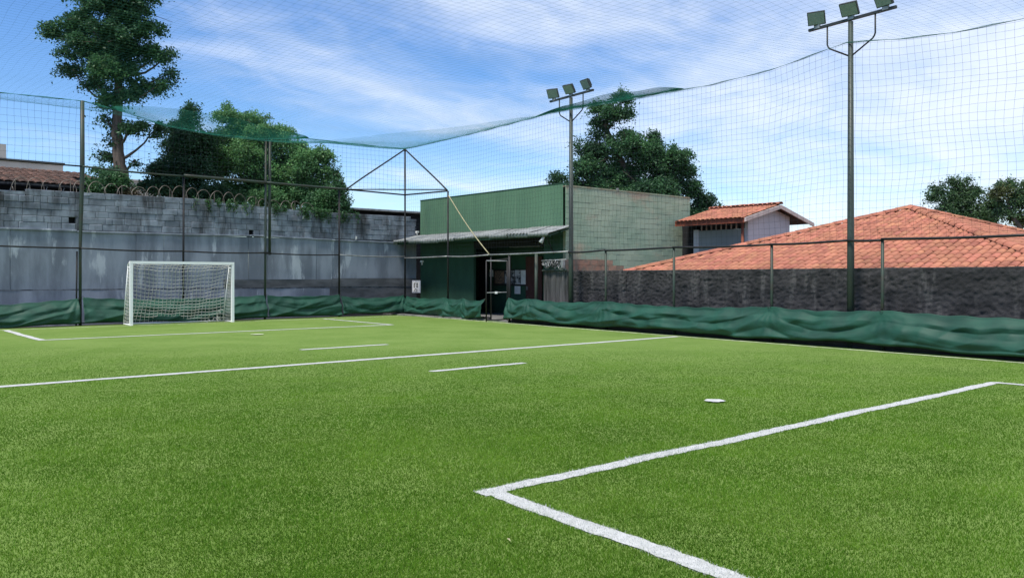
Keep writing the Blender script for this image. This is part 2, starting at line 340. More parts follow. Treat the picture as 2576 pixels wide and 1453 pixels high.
def grow_turf():
    n = 1300000
    ang = RNG.uniform(R(-41), R(41), n)
    # more blades per square metre near the camera, thinning out with distance
    u = RNG.uniform(0, 1, n); r0, r1, e = 2.6, 19.0, 0.38
    r = (r0 ** e + u * (r1 ** e - r0 ** e)) ** (1 / e)
    dep = r; lat = dep * np.tan(ang) * .86 + RNG.uniform(-1.3, 1.3, n); x = FW[0] * dep + RT[0] * lat; y = FW[1] * dep + RT[1] * lat
    ok = (x < fence_x(y) - 0.1) & (y < 28) & (x > -7) & (y > -8); x, y, r = x[ok], y[ok], r[ok]; n = len(x)
    # patchy lean and length
    p1 = np.sin(x * 2.3 + 1.1 * np.sin(y * 1.7)) * np.cos(y * 2.9 + 0.8 * np.sin(x * 2.1)); p2 = np.sin(x * 9.1 + y * 3) * np.cos(y * 8.3 - x * 2)
    h = 0.017 * (1 + 0.14 * p1 + 0.12 * p2) * RNG.uniform(0.6, 1.25, n) * np.clip((19.5 - r) / 11.5, 0.02, 1)
    w = (0.0012 + 0.00026 * r) * RNG.uniform(0.7, 1.3, n)
    a = RNG.uniform(0, 2 * math.pi, n); la = RNG.uniform(0, 2 * math.pi, n); lean = h * RNG.uniform(0.1, 1.1, n)
    lx = np.cos(la) * lean + 0.004 * p1; ly = np.sin(la) * lean + 0.004 * p2
    b0 = np.stack([x - np.cos(a) * w, y - np.sin(a) * w, np.full(n, -0.002)], 1); b1 = np.stack([x + np.cos(a) * w, y + np.sin(a) * w, np.full(n, -0.002)], 1)
    tp = np.stack([x + lx, y + ly, h], 1)
    V = np.stack([b0, b1, tp], 1); tint = np.clip(0.5 + 0.16 * p1 + 0.05 * p2 + RNG.normal(0, 0.24, n), 0, 1)
    white = np.zeros(n, bool)
    for o, info in LINES:
        if o.data.materials[0].name != 'line_paint': continue
        inn = np.zeros(n, bool)
        for P, d, nn, L, t, aa, bb, mid in info:
            s = (x - P[0]) * d[0] + (y - P[1]) * d[1]; c = (x - P[0]) * nn[0] + (y - P[1]) * nn[1] - np.interp(s, t, mid)
            inn |= (s > -0.01) & (s < L) & (c < np.interp(s, t, aa) + RNG.normal(0, 0.011, n)) & (c > -np.interp(s, t, bb) - RNG.normal(0, 0.011, n))
        inn &= ~white; white |= inn
        if inn.sum() > 50:
            k = inn.sum(); me = np_mesh('painted_blades', V[inn].reshape(-1, 3), np.arange(3 * k).reshape(-1, 3), tint[inn])
            link('painted_blades', me, 'line_blade', o, kind='stuff')
    k = (~white).sum(); me = np_mesh('turf_blades', V[~white].reshape(-1, 3), np.arange(3 * k).reshape(-1, 3), tint[~white])
    link('turf_blades', me, 'blade', None, label='short green blades of the artificial turf', cat='grass', kind='stuff')
grow_turf()
def litter(pts):
    for i, (x, y, s, a, lab) in enumerate(pts):
        c, d = math.cos(a), math.sin(a)
        MB().add([(x, y, 0.022), (x + s * c, y + s * d, 0.030), (x + 1.7 * s * c - .3 * s * d, y + 1.7 * s * d + .3 * s * c, 0.024), (x + s * .8 * c - .6 * s * d, y + s * .8 * d + .6 * s * c, 0.034)], [(0, 1, 2, 3)]).build('dry_leaf', 'rope', label=lab, cat='leaf', group='dry leaves on the turf')
litter([(3.05, 3.55, .03, 1.1, 'curled pale dry leaf on the turf left of the near penalty line'), (2.05, 3.15, .02, .3, 'tiny pale dry leaf on the turf left of the bold penalty corner'), (2.95, 2.55, .025, 2.2, 'pale dry leaf near the bottom edge, left of the bold near line')])

# ------------------------------------------------------------------ grey boundary wall behind the goal
WY = 29.4
def wall_top(x): return float(np.interp(x, [0, 4.8, 7, 10.1, 12.2, 14.6, 16.6, 20], [4.1, 4.12, 4.22, 4.22, 4.13, 4.06, 3.98, 3.95]))
def sheet(x0, x1, z0, z1, y, nx, nz, amp, seed, depth=0.2):
    P = []
    for j in range(nz + 1):
        row = []
        for i in range(nx + 1):
            x = x0 + (x1 - x0) * i / nx; z = z0 + (z1 - z0) * j / nz
            row.append((x, y + amp * mnoise.noise(Vector((x * 0.8, seed, z * 1.3))) + amp * .5 * mnoise.noise(Vector((x * 3, seed + 5, z * 3))), z))
        P.append(row)
    mb = MB().grid(P)
    mb.add([(x0, y, z1), (x1, y, z1), (x1, y + depth, z1), (x0, y + depth, z1)], [(0, 1, 2, 3)])
    mb.add([(x0, y, z0), (x0, y, z1), (x0, y + depth, z1), (x0, y + depth, z0)], [(0, 1, 2, 3)])
    mb.add([(x1, y, z0), (x1, y, z1), (x1, y + depth, z1), (x1, y + depth, z0)], [(0, 3, 2, 1)])
    return mb
def boundary_wall():
    root = empty('boundary_wall', (10, WY, 0), label='tall stained grey wall of concrete blocks above plaster behind the goal', cat='wall')
    # plaster in bays with thin vertical joints
    xs = [-4, 1.6, 5.05, 8.72, 9.62, 12.62, 13.35, 15.35, 16.05, 20.0]
    for i in range(len(xs) - 1):
        sheet(xs[i] + 0.006, xs[i + 1] - 0.006, 1.12, 2.97, WY + 0.006 * (i % 3), max(3, int((xs[i + 1] - xs[i]) * 6)), 12, 0.014, i * 3.3).build('plaster_bay', 'plaster', root, True)
    sheet(-4, 15.9, -0.06, 1.08, WY - 0.035, 110, 6, 0.02, 50, 0.24).build('plinth', 'plaster', root, True)
    sheet(15.91, 20.0, -0.06, 1.08, WY - 0.03, 30, 6, 0.02, 58, 0.24).build('plinth', 'plaster_dark', root, True)
    MB().box(-4, 20, WY - 0.006, WY + 0.1, 1.081, 1.118).build('groove', 'mortar', root)
    sheet(11.7, 16.0, 1.12, 1.42, WY - 0.016, 40, 3, 0.016, 71, 0.02).build('dark_patch', 'plaster_dark', root, True)  # darker plaster strips along the foot of the bays
    sheet(16.01, 19.98, 1.12, 1.46, WY - 0.018, 40, 3, 0.016, 77, 0.02).build('dark_patch', 'plaster_dark', root, True)
    # uneven ledge at the foot of the block courses
    ed = [(-4, 2.98), (3, 2.99), (6.9, 2.995), (6.91, 2.965), (10.2, 2.985), (13, 3.03), (16.4, 2.96), (19.98, 2.92)]
    for i in range(len(ed) - 1):
        (xa, za), (xb, zb) = ed[i], ed[i + 1]
        if xb - xa < 0.1: continue
        mb = MB(); n = max(2, int((xb - xa) * 4)); ring = []
        for k in range(n + 1):
            x = xa + (xb - xa) * k / n; z = za + (zb - za) * k / n + 0.012 * mnoise.noise(Vector((x * 2.5, 3, 0))); p = 0.05 + 0.018 * mnoise.noise(Vector((x * 1.9, 9, 0)))
            ring.append([(x, WY - p, z - 0.025), (x, WY - p, z + 0.02), (x, WY + 0.05, z + 0.035), (x, WY + 0.05, z - 0.04)])
        mb.grid(list(map(list, zip(*[r + [r[0]] for r in ring])))); mb.build('ledge', 'plaster', root)
    holes = [(6.68, 6.88, 3.224, 3.424), (12.65, 12.82, 3.02, 3.22)]
    # block courses, every block its own piece
    h, g = 0.196, 0.008; z0 = 3.02; bid = {}
    def block_mesh(wd):
        key = round(wd, 2)
        if key not in bid:
            b = bmesh.new(); bmesh.ops.create_cube(b, size=1.0)
            for v in b.verts: v.co = Vector((v.co.x * key, v.co.y * 0.16, v.co.z * h))
            bmesh.ops.bevel(b, geom=[e for e in b.edges if all(v.co.y < 0 for v in e.verts)], offset=0.012, segments=1, affect='EDGES')
            me = bpy.data.meshes.new('block'); b.to_mesh(me); b.free(); me.materials.append(MATS['block']); bid[key] = me
        return bid[key]
    for r in range(6):
        za = z0 + r * (h + g); x = 1.7 + (r % 2) * 0.2
        while x < 19.75:
            wd = random.choice([0.39, 0.39, 0.39, 0.19, 0.79, 0.59, 0.49])
            wd = min(wd, 19.98 - x)
            zc = za + h / 2; xc = x + wd / 2
            parts = [(x, x + wd)]
            for ha, hb, hc, hd in holes:
                if hc < zc < hd: parts = [q for p0, p1 in parts for q in ([(p0, p1)] if p1 <= ha or p0 >= hb else [(p0, ha - .004), (hb + .004, p1)])]
            for p0, p1 in parts:
                xc = (p0 + p1) / 2
                if p1 - p0 < .05 or zc + .02 > wall_top(xc): continue
                o = bpy.data.objects.new('block', block_mesh(p1 - p0)); COL.objects.link(o); o.parent = root
                lean = 0.012 * mnoise.noise(Vector((xc * .6, r * 1.7, 0)))
                o.location = (xc - 10, 0.078 - WY + WY - random.choice([0, 0, .004, .012]) + lean, zc + 0.008 * math.sin(xc * .7))
                o.rotation_euler = (random.uniform(-.012, .012), random.uniform(-.006, .006), random.uniform(-.015, .015))
            x += wd + g
    # mortar behind, left open at the two vent holes
    xs = [-4.0, holes[0][0], holes[0][1], holes[1][0], holes[1][1], 20.0]
    for i in range(5):
        xa, xb = xs[i], xs[i + 1]
        mb = MB()
        def pc(za, zb): mb.box(xa, xb, WY + 0.018, WY + 0.15, za, zb)
        top = min(wall_top(xa), wall_top(xb)) - 0.06
        if i in (1, 3):
            hh = holes[0] if i == 1 else holes[1]
            if hh[2] > 3.03: pc(2.99, hh[2])
            pc(hh[3], top)
        else: pc(2.99, top)
        mb.build('mortar_bed', 'mortar', root)
    for hh in holes: MB().box(hh[0] - .02, hh[1] + .02, WY + 0.16, WY + 0.20, hh[2] - .1, hh[3] + .1).build('hole_back', 'painted_dark', root)
    # rough cap of the wall
    n = 90; ring = []
    for k in range(n + 1):
        x = -4 + 24 * k / n; t = wall_top(x) + 0.03 * mnoise.noise(Vector((x * 1.7, 0, 4)))
        ring.append([(x, WY + 0.0 + .02 * mnoise.noise(Vector((x * 3, 1, 1))), t - 0.09), (x, WY + 0.0, t), (x, WY + 0.17, t + 0.01), (x, WY + 0.17, t - 0.09)])
    MB().grid(list(map(list, zip(*[r + [r[0]] for r in ring])))).build('wall_cap', 'block', root)
boundary_wall()

def razor_wire():
    root = empty('razor_wire', (10, WY + .1, 4.2), label='rusty coil of razor wire looping along the top of the grey wall', cat='razor wire')
    pts = []; barbs = MB(); x = 5.0; a = 0
    while x < 15.2:
        rr = 0.23 + 0.03 * math.sin(x * 2.7); rr *= 1 if x < 13 else max(.5, 1 - (x - 13) * .22)
        zc = wall_top(x) + 0.16 + 0.05 * math.sin(x * 1.3)
        p = (x + 0.15 * math.cos(a) + .03 * math.sin(x * 5), WY + 0.1 + .10 * math.cos(a + .4 * math.sin(x)), zc - rr * math.sin(a)); pts.append(p)
        if len(pts) % 2 == 0:
            q = Vector(p); d = Vector((random.uniform(-1, 1), random.uniform(-1, 1), random.uniform(-1, 1))).normalized() * 0.028
            e = Vector((random.uniform(-1, 1), random.uniform(-1, 1), random.uniform(-1, 1))).normalized() * 0.012
            barbs.add([q - d, q + e, q + d, q - e], [(0, 1, 2, 3)])
        a += 2 * math.pi / 18; x += 0.44 / 18
    MB().tube(pts, 0.010, 5).build('coil', 'wire', root, True); barbs.build('barbs', 'wire', root, kind='stuff')
    for x in np.arange(5.2, 15, 1.55):
        MB().box(x - .008, x + .008, WY + .09, WY + .106, wall_top(x) - .05, wall_top(x) + .34).build('stake', 'wire', root)
razor_wire()

# ------------------------------------------------------------------ pipes, fences
def pipe(name, pts, r, mat, root, n=10): return MB().tube(pts, r, n).build(name, mat, root, 'auto')
def back_fence():
    root = empty('goal_end_fence', (10, BY, 0), label='tall pipe frame fence along the goal end below the netting', cat='fence')
    def bent(x0, x1, z0, z1, r, mat, y=BY - 0.05, sag=0.03):
        pts = [(x0 + (x1 - x0) * t, y + .01 * math.sin(t * 9), z0 + (z1 - z0) * t - sag * math.sin(math.pi * t)) for t in np.linspace(0, 1, 9)]
        return pipe('rail', pts, r, mat, root, 8)
    pipe('post', [(6.77, BY, -.03), (6.77, BY, 2.4), (6.83, BY, 4.9), (6.83, BY, 6.98)], [.045, .045, .072, .062], 'green_pipe', root, 12)
    pipe('post', [(6.66, BY + .02, .0), (6.68, BY, 2.3)], .025, 'dark_pipe', root, 8)
    pipe('post', [(9.92, BY, -.03), (9.94, BY, 4.9)], .034, 'dark_pipe', root)
    pipe('post', [(12.80, BY, -.03), (12.82, BY, 2.36), (12.84, BY, 6.42)], .040, 'green_pipe', root)
    pipe('post', [(12.98, BY, 2.3), (12.99, BY, 6.4)], .048, 'green_pipe', root)
    pipe('post', [(15.78, BY, -.03), (15.78, BY, 4.9)], .036, 'dark_pipe', root)
    pipe('post', [(2.4, BY, -.03), (2.4, BY, 6.95)], .06, 'green_pipe', root, 12)
    bent(-2, 2.4, 2.46, 2.44, .024, 'dark_pipe'); bent(2.4, 6.77, 2.49, 2.40, .024, 'dark_pipe'); bent(6.77, 9.93, 2.40, 2.37, .024, 'dark_pipe'); bent(9.93, 12.8, 2.37, 2.37, .024, 'dark_pipe')
    bent(12.8, 15.78, 2.36, 2.35, .022, 'dark_pipe'); bent(15.78, CX, 2.35, 2.33, .022, 'galv')
    bent(-2, 2.4, 5.0, 4.97, .024, 'dark_pipe'); bent(2.4, 6.8, 5.02, 4.94, .024, 'dark_pipe'); bent(6.83, 9.93, 4.94, 4.88, .030, 'green_pipe'); bent(9.93, 12.84, 4.90, 4.88, .052, 'green_pipe', sag=.0)
    bent(12.84, 16.08, 4.88, 4.86, .045, 'green_pipe', sag=.01)
    MB().obox((12.9, BY - .03, 2.36), (.12, 0, -.01), (0, .05, 0), (0, 0, .035)).build('clamp', 'dark_pipe', root)
    pipe('rail', [(x, BY + .02, .07 + .01 * math.sin(x)) for x in np.linspace(-2, CX - .1, 20)], .018, 'dark_pipe', root, 6)
back_fence()
def corner_frame():
    root = empty('corner_bracing', (CX, CY, 0), label='pyramid shaped steel pipe bracing at the far corner of the cage', cat='frame')
    A = (16.1, BY - .03, 4.86); K = (CX, CY, 4.82); B = FR(3.32, -.03, 4.70); T = (CX, CY, 6.66)
    pipe('post', [(CX, CY, -.03), T], [.036, .036], 'dark_pipe', root)
    pipe('post', [FR(3.32, 0, -.03), FR(3.32, 0, 4.7)], .034, 'dark_pipe', root)
    pipe('rail', [A, K], .03, 'dark_pipe', root); pipe('rail', [K, B], .03, 'dark_pipe', root); pipe('rail', [A, tuple(np.array(B) + [0, 0, .05])], .022, 'dark_pipe', root)
    def curved(P, Q):
        P, Q = np.array(P), np.array(Q); return [tuple(P + (Q - P) * t + np.array([0, 0, .05 * math.sin(math.pi * t) * t * t]) ) for t in np.linspace(0, 1, 8)]
    pipe('brace', curved(T, np.array(A) + [0, 0, .02]), .03, 'dark_pipe', root, 8); pipe('brace', curved(T, np.array(B) + [0, 0, .02]), .03, 'dark_pipe', root, 8)
corner_frame()
def side_fence():
    root = empty('side_fence', FR(14, 0, 0), label='long low pipe fence rail along the right side of the pitch', cat='fence')
    ss = [0, 3.32, 6.13, 10.36, 12.0, 14.64, 17.7, 19.66, 20.42, 23.4, 27, 31]
    for i in range(len(ss) - 1):
        a, b = ss[i], ss[i + 1]
        pipe('rail', [FR(a + (b - a) * t, -.04 + .01 * math.sin(7 * t), 2.27 + .012 * math.sin(a + 3 * t) - .02 * math.sin(math.pi * t)) for t in np.linspace(0, 1, 7)], .026, 'galv' if a < 8 else 'dark_pipe', root, 8)
    for s in (12.0, 14.64, 17.7, 20.42, 23.4, 27): pipe('post', [FR(s, 0, -.03), FR(s, 0, 2.26)], .033, 'green_pipe', root)
    pipe('post', [FR(8.45, .2, -.03), FR(8.45, .2, 2.25)], .055, 'green_pipe', root)
    pipe('post', [FR(7.24, 0, -.03), FR(7.24, 0, 2.27)], .045, 'dark_pipe', root); pipe('post', [FR(6.15, 0, -.03), FR(6.15, 0, 2.27)], .026, 'dark_pipe', root)
    pipe('rail', [FR(6.15, 0, 2.08), FR(7.24, 0, 2.12)], .018, 'dark_pipe', root, 6)
    for (a, b) in ((.1, 6.0), (7.3, 31)):
        pipe('rail', [FR(s, .03, .06 + .008 * math.sin(s * 1.7)) for s in np.linspace(a, b, 16)], .022, 'black', root, 6)
    for (a, b) in ((.1, 6.0), (7.3, 31)):
        mb = MB(); mb.obox(FR((a + b) / 2, .075, .045), tuple(np.append(DU, 0) * (b - a) / 2), tuple(np.append(DN, 0) * .04), (0, 0, .075)); mb.build('gap_board', 'black', root)  # black boards added to draw the dark gap below the tarpaulins
side_fence()
def gate():
    hx = FR(7.20, -.06, 0); fx = (17.58, 21.72, 0)
    root = empty('pitch_gate', hx, label='narrow pipe framed gate standing ajar beside the green building', cat='gate')
    H, F = np.array(hx), np.array(fx); d = (F - H); Z = np.array([0, 0, 1.0])
    pipe('stile', [F + Z * .02, F + Z * 2.05], .024, 'dark_pipe', root); pipe('stile', [H + Z * .06, H + Z * 2.05], .022, 'dark_pipe', root)
    pipe('top_bar', [H + Z * 2.04, F + Z * 2.05], .022, 'galv', root); pipe('middle_bar', [H + Z * 1.0, F + Z * .98], .018, 'galv', root); pipe('bottom_bar', [H + Z * .10, F + Z * .07], .022, 'dark_pipe', root)
    c = H + d * .52 + Z * .985; MB().obox(tuple(c), tuple(d * .06), (-.02, -.012, 0), (0, 0, .035)).build('latch', 'plastic_white', root)
gate()
def stay_rope():
    P, Q = np.array(FR(3.4, -.02, 4.52)), np.array(FR(6.13, -.05, 2.28))
    o = MB().tube([tuple(P + (Q - P) * t - np.array([0, 0, .10 * math.sin(math.pi * t)])) for t in np.linspace(0, 1, 14)], .018, 6).build('stay_rope', 'rope', None, True)
    tag(o, 'pale taut rope slanting from the corner frame down to the gate', 'rope')
stay_rope()

# ------------------------------------------------------------------ floodlight masts
def mast():
    root = empty('floodlight_mast', (0, 0, 0)); H = 7.0
    ux, uy = DU; px, py = -DN[0], -DN[1]                       # along the fence, towards the pitch
    V = lambda a, b, z: (ux * a + px * b, uy * a + py * b, z)
    MB().tube([(0, 0, -.03), (0, 0, 2.2), (0, 0, 6.95)], [.078, .072, .052], 14).build('pole', 'mast', root, 'auto')
    MB().obox((0, 0, H), tuple(np.array(V(1.02, 0, 0))), tuple(np.array(V(0, .03, 0))), (0, 0, .028)).build('crossarm', 'flood_body', root)
    for sgn in (-1, 1):
        pts = [V(.56 * sgn, 0, H - .03), V(.56 * sgn, 0, H - .42), V(.54 * sgn, 0, H - .47), V(.5 * sgn, 0, H - .52), V(.03 * sgn, 0, H - .78)]
        MB().tube(pts, .018, 8).build('brace', 'dark_pipe', root, 'auto')
    for i, (a, yaw, tilt) in enumerate(((-.80, 24, 30), (.02, 10, 36), (.80, -6, 30))):
        q = Vector(V(a, 0.02, H + .07)); f0 = Vector(V(0, 1, 0)); al = Vector(V(1, 0, 0))
        yw = R(yaw); f1 = f0 * math.cos(yw) + al * math.sin(yw); s1 = Vector((0, 0, 1)).cross(f1)
        up = Vector((0, 0, 1)) * math.cos(R(tilt)) + f1 * math.sin(R(tilt)); nrm = s1.cross(up) * -1
        if nrm.dot(f1) < 0: nrm = -nrm
        c = q + up * .15
        fl = MB(); fl.obox(c, s1 * .185, up * .145, nrm * .03); fl.obox(c - nrm * .05, s1 * .15, up * .11, nrm * .022)
        for k in range(6): fl.obox(c - nrm * .085 + s1 * (-.125 + .05 * k), s1 * .005, up * .1, nrm * .018)
        fo = fl.build('floodlight', 'flood_body', root)
        MB().obox(c + nrm * .032, s1 * .168, up * .128, nrm * .004).build('lens', 'flood_glass', fo)
        MB().obox(q - Vector((0, 0, .035)), al * .07, f0 * .02, Vector((0, 0, .045))).build('bracket', 'galv', fo)
    return root
m1 = mast(); m2 = copy_tree(m1)
for o, s, lab in ((m1, 10.36, 'three lamp floodlight mast standing at the corner of the green building'), (m2, 19.66, 'tall three lamp floodlight mast in front of the large tiled roof')):
    o.location = FR(s, .07, 0); tag(o, lab, 'floodlight', 'floodlight masts along the right fence')

# ------------------------------------------------------------------ nets
ZR_S = [-1, .0, 5.5, 9.7, 11.5, 13.2, 15.9, 17.7, 19.6, 20.8, 21.8, 23, 26, 29, 33]
ZR_Z = [6.7, 6.66, 6.58, 6.60, 6.52, 6.42, 6.29, 6.30, 6.50, 6.30, 6.18, 6.13, 6.2, 6.55, 6.4]
ZB_X = [-2, 2.4, 4.6, 6.83, 7.9, 9.3, 11, 12.7, 14.4, 16, CX]
ZB_Z = [6.8, 6.95, 6.90, 6.96, 6.80, 6.50, 6.38, 6.40, 6.62, 6.62, 6.66]
def zr(s): return np.interp(s, ZR_S, ZR_Z)
def zb(x): return np.interp(x, ZB_X, ZB_Z)
CELL = 0.157
def net_wave(a, b, k=1.0): return k * (np.sin(a * 1.9 + 0.7 * np.sin(b * 2.1)) * 0.5 + np.sin(b * 2.7 + a * .6) * 0.5)
def side_net():
    paths = []
    def P(s, z):
        t = (z - 2.27) / 4.3
        d = 0.05 * net_wave(s, z * 1.4) * np.sin(np.pi * np.clip(t, 0, 1)); ss = s + 0.035 * net_wave(z * 2.0, s * .8) ; zz = z + 0.045 * net_wave(s * 1.1, z * 2.3) * np.clip(t * 3, 0, 1) * np.clip((1 - t) * 4, 0, 1)
        return np.stack([CX + DU[0] * ss + DN[0] * d, CY + DU[1] * ss + DN[1] * d, zz], -1)
    for s in np.arange(0.05, 28, CELL):
        zt = zr(s); paths.append(P(np.full(24, s), np.linspace(2.27, zt, 24)))
    lv = np.arange(2.35, 6.7, CELL)
    for z in lv:
        s = np.linspace(0.05, 28, 190); frac = (z - 2.27) / (6.62 - 2.27); zz = 2.27 + frac * (zr(s) - 2.27) + (6.62 - zr(s)) * .0
        paths.append(P(s, zz))
    o = link('perimeter_net', thread_mesh('perimeter_net', paths, 0.0020), 'net_dark'); tag(o, 'dark square mesh ball net hung above the right side fence', 'net')
    s = np.linspace(0, 30, 200); hem = [np.stack([CX + DU[0] * s, CY + DU[1] * s, zr(s) + 0.008 * np.sin(s * 5 + k)], -1) + np.array([0, 0, .006 * k]) for k in range(3)]
    link('head_rope', thread_mesh('head_rope', hem, 0.005), 'net', o)
side_net()
def back_net():
    paths = []
    def P(x, z):
        t = np.clip((z - 4.88) / 1.7, 0, 1)
        y = BY - .03 + .05 * net_wave(x, z * 1.6) * np.sin(np.pi * t); xx = x + .03 * net_wave(z * 2, x); zz = z + .035 * net_wave(x * 1.2, z * 2.2) * np.sin(np.pi * t)
        return np.stack([xx, y, zz], -1)
    c = 0.185
    for x in np.arange(-1.5, CX, c): paths.append(P(np.full(14, x), np.linspace(4.9, float(zb(x)), 14)))
    for z in np.arange(5.0, 6.8, c):
        x = np.linspace(-1.5, CX, 120); f = (z - 4.9) / (6.66 - 4.9); paths.append(P(x, 4.9 + f * (zb(x) - 4.9)))
    o = link('perimeter_net', thread_mesh('perimeter_net', paths, 0.0030), 'net_dark'); tag(o, 'dark square mesh ball net hung high behind the goal', 'net')
    x = np.linspace(-1.5, CX, 120); hem = [np.stack([x, np.full(120, BY - .03) + .01 * k, zb(x) + .01 * np.sin(x * 4 + k * 2) + .01 * k], -1) for k in range(3)]
    link('head_rope', thread_mesh('head_rope', hem, 0.008), 'net_hem', o)
back_net()
Y0 = -5.0
def roof_z(x, y):
    xr = fence_x(y); s = (CY - y) / -DU[1]
    ur = np.clip((xr - x) / 5.0, 0, 1); ub = np.clip((BY - y) / 6.0, 0, 1)
    base = 6.12 - 0.10 * np.sin(np.clip(x, 0, 18) / 18 * np.pi) * np.sin(np.clip(y, 0, 28) / 28 * np.pi)
    er, eb = zr(s), zb(np.clip(x, -2, CX))
    f = lambda u: 1 - (1 - u) ** 2.2
    z1 = er + (base - er) * f(ur); z2 = eb + (base - eb) * f(ub)
    w = (ur + 1e-4) / (ur + ub + 2e-4); z = z2 * w + z1 * (1 - w)
    z = z - 0.16 * np.exp(-((x - 11.5) / 3.2) ** 2) * np.exp(-((y - 26.3) / 1.5) ** 2) - 0.10 * np.exp(-((xr - x - 1.2) / 1.0) ** 2) * np.exp(-((y - 14.5) / 3.0) ** 2)
    z = z + 0.05 * net_wave(x * .9, y * .7) * np.minimum(ur, ub)
    return z
def roof_net():
    paths = []; c = 0.175
    for x in np.arange(-1.4, 18.6, c):
        ymax = BY - .03 if x < CX else CY; y = np.linspace(Y0, ymax, 110)
        xx = x + 0.06 * net_wave(y * .8, x * .7)
        ok = xx < fence_x(y)
        if ok.sum() < 4: continue
        y, xx = y[ok], xx[ok]; paths.append(np.stack([xx, y, roof_z(xx, y)], -1))
    for y in np.arange(Y0, BY - .03, c):
        x = np.linspace(-1.4, fence_x(y), 80); yy = y + 0.06 * net_wave(x * .8, y * .6) * np.clip((BY - y), 0, 1)
        paths.append(np.stack([x, yy, roof_z(x, yy)], -1))
    o = link('roof_net', thread_mesh('roof_net', paths, 0.00105), 'net'); tag(o, 'sagging green overhead net stretched across the whole pitch', 'net')
    # added fine mesh standing in for the roof net's teal haze at the corner
    paths = []
    for x in np.arange(12.6, 18.7, .085):
        y = np.linspace(max(19.0, 28.4 - (x - 12.0) * 2.0), BY - .05, 44); xx = x + .05 * net_wave(y, x); ok = xx < fence_x(y) - .02
        if ok.sum() > 4: paths.append(np.stack([xx[ok], y[ok], roof_z(xx, y)[ok] + .02], -1))
    for y in np.arange(19.0, BY - .05, .085):
        x0_ = 12.0 + (28.4 - y) / 2.0; x = np.linspace(x0_, fence_x(y), 44); yy = y + .05 * net_wave(x, y); paths.append(np.stack([x, yy, roof_z(x, yy) + .02], -1))
    link('haze_mesh', thread_mesh('haze_mesh', paths, 0.0012), 'net_hem', o)
roof_net()
def spare_net(name, edge, up, label, seed):
    """fine spare netting gathered in a slack band along a head rope: edge(t)->point, up(t)->rise"""
    paths = []; n = 90
    def surf(t, w):
        E = np.array([edge(v) for v in t], float); u = np.array([up(v) for v in t]); env = np.clip(np.sin(np.pi * t), 0, 1) ** .7
        E[:, 2] += (u * w - .05 * np.sin(w * 3) + .03 * np.sin(t * 17 + w * 4 + seed) * w) * env; E[:, 1] -= (.05 + .9 * w) * env; E[:, 0] -= .25 * w * env
        return E
    for k in range(40): t = np.linspace(0, 1, n); paths.append(surf(t, np.full(n, k / 39.0)))
    for t0 in np.linspace(0.005, 0.995, 230):
        w = np.linspace(0, 1, 7); paths.append(surf(np.clip(t0 + .006 * np.sin(w * 5 + seed + t0 * 40), 0, 1), w))
    o = link(name, thread_mesh(name, paths, 0.0019), 'net_hem'); tag(o, label, 'net')
spare_net('bunched_net', lambda t: [7.6 + 6.9 * t, BY - .06, float(zb(7.6 + 6.9 * t)) + .01], lambda t: .42 + .1 * math.sin(t * 5), 'bunched green spare netting sagging in front of the bushy trees behind the goal', 0.0)
spare_net('bunched_net', lambda t: FR(8.6 + 6.4 * t, -.03, float(zr(8.6 + 6.4 * t)) + .01), lambda t: .16 - .06 * t, 'bunched green spare netting along the right net edge near the first mast', 3.0)

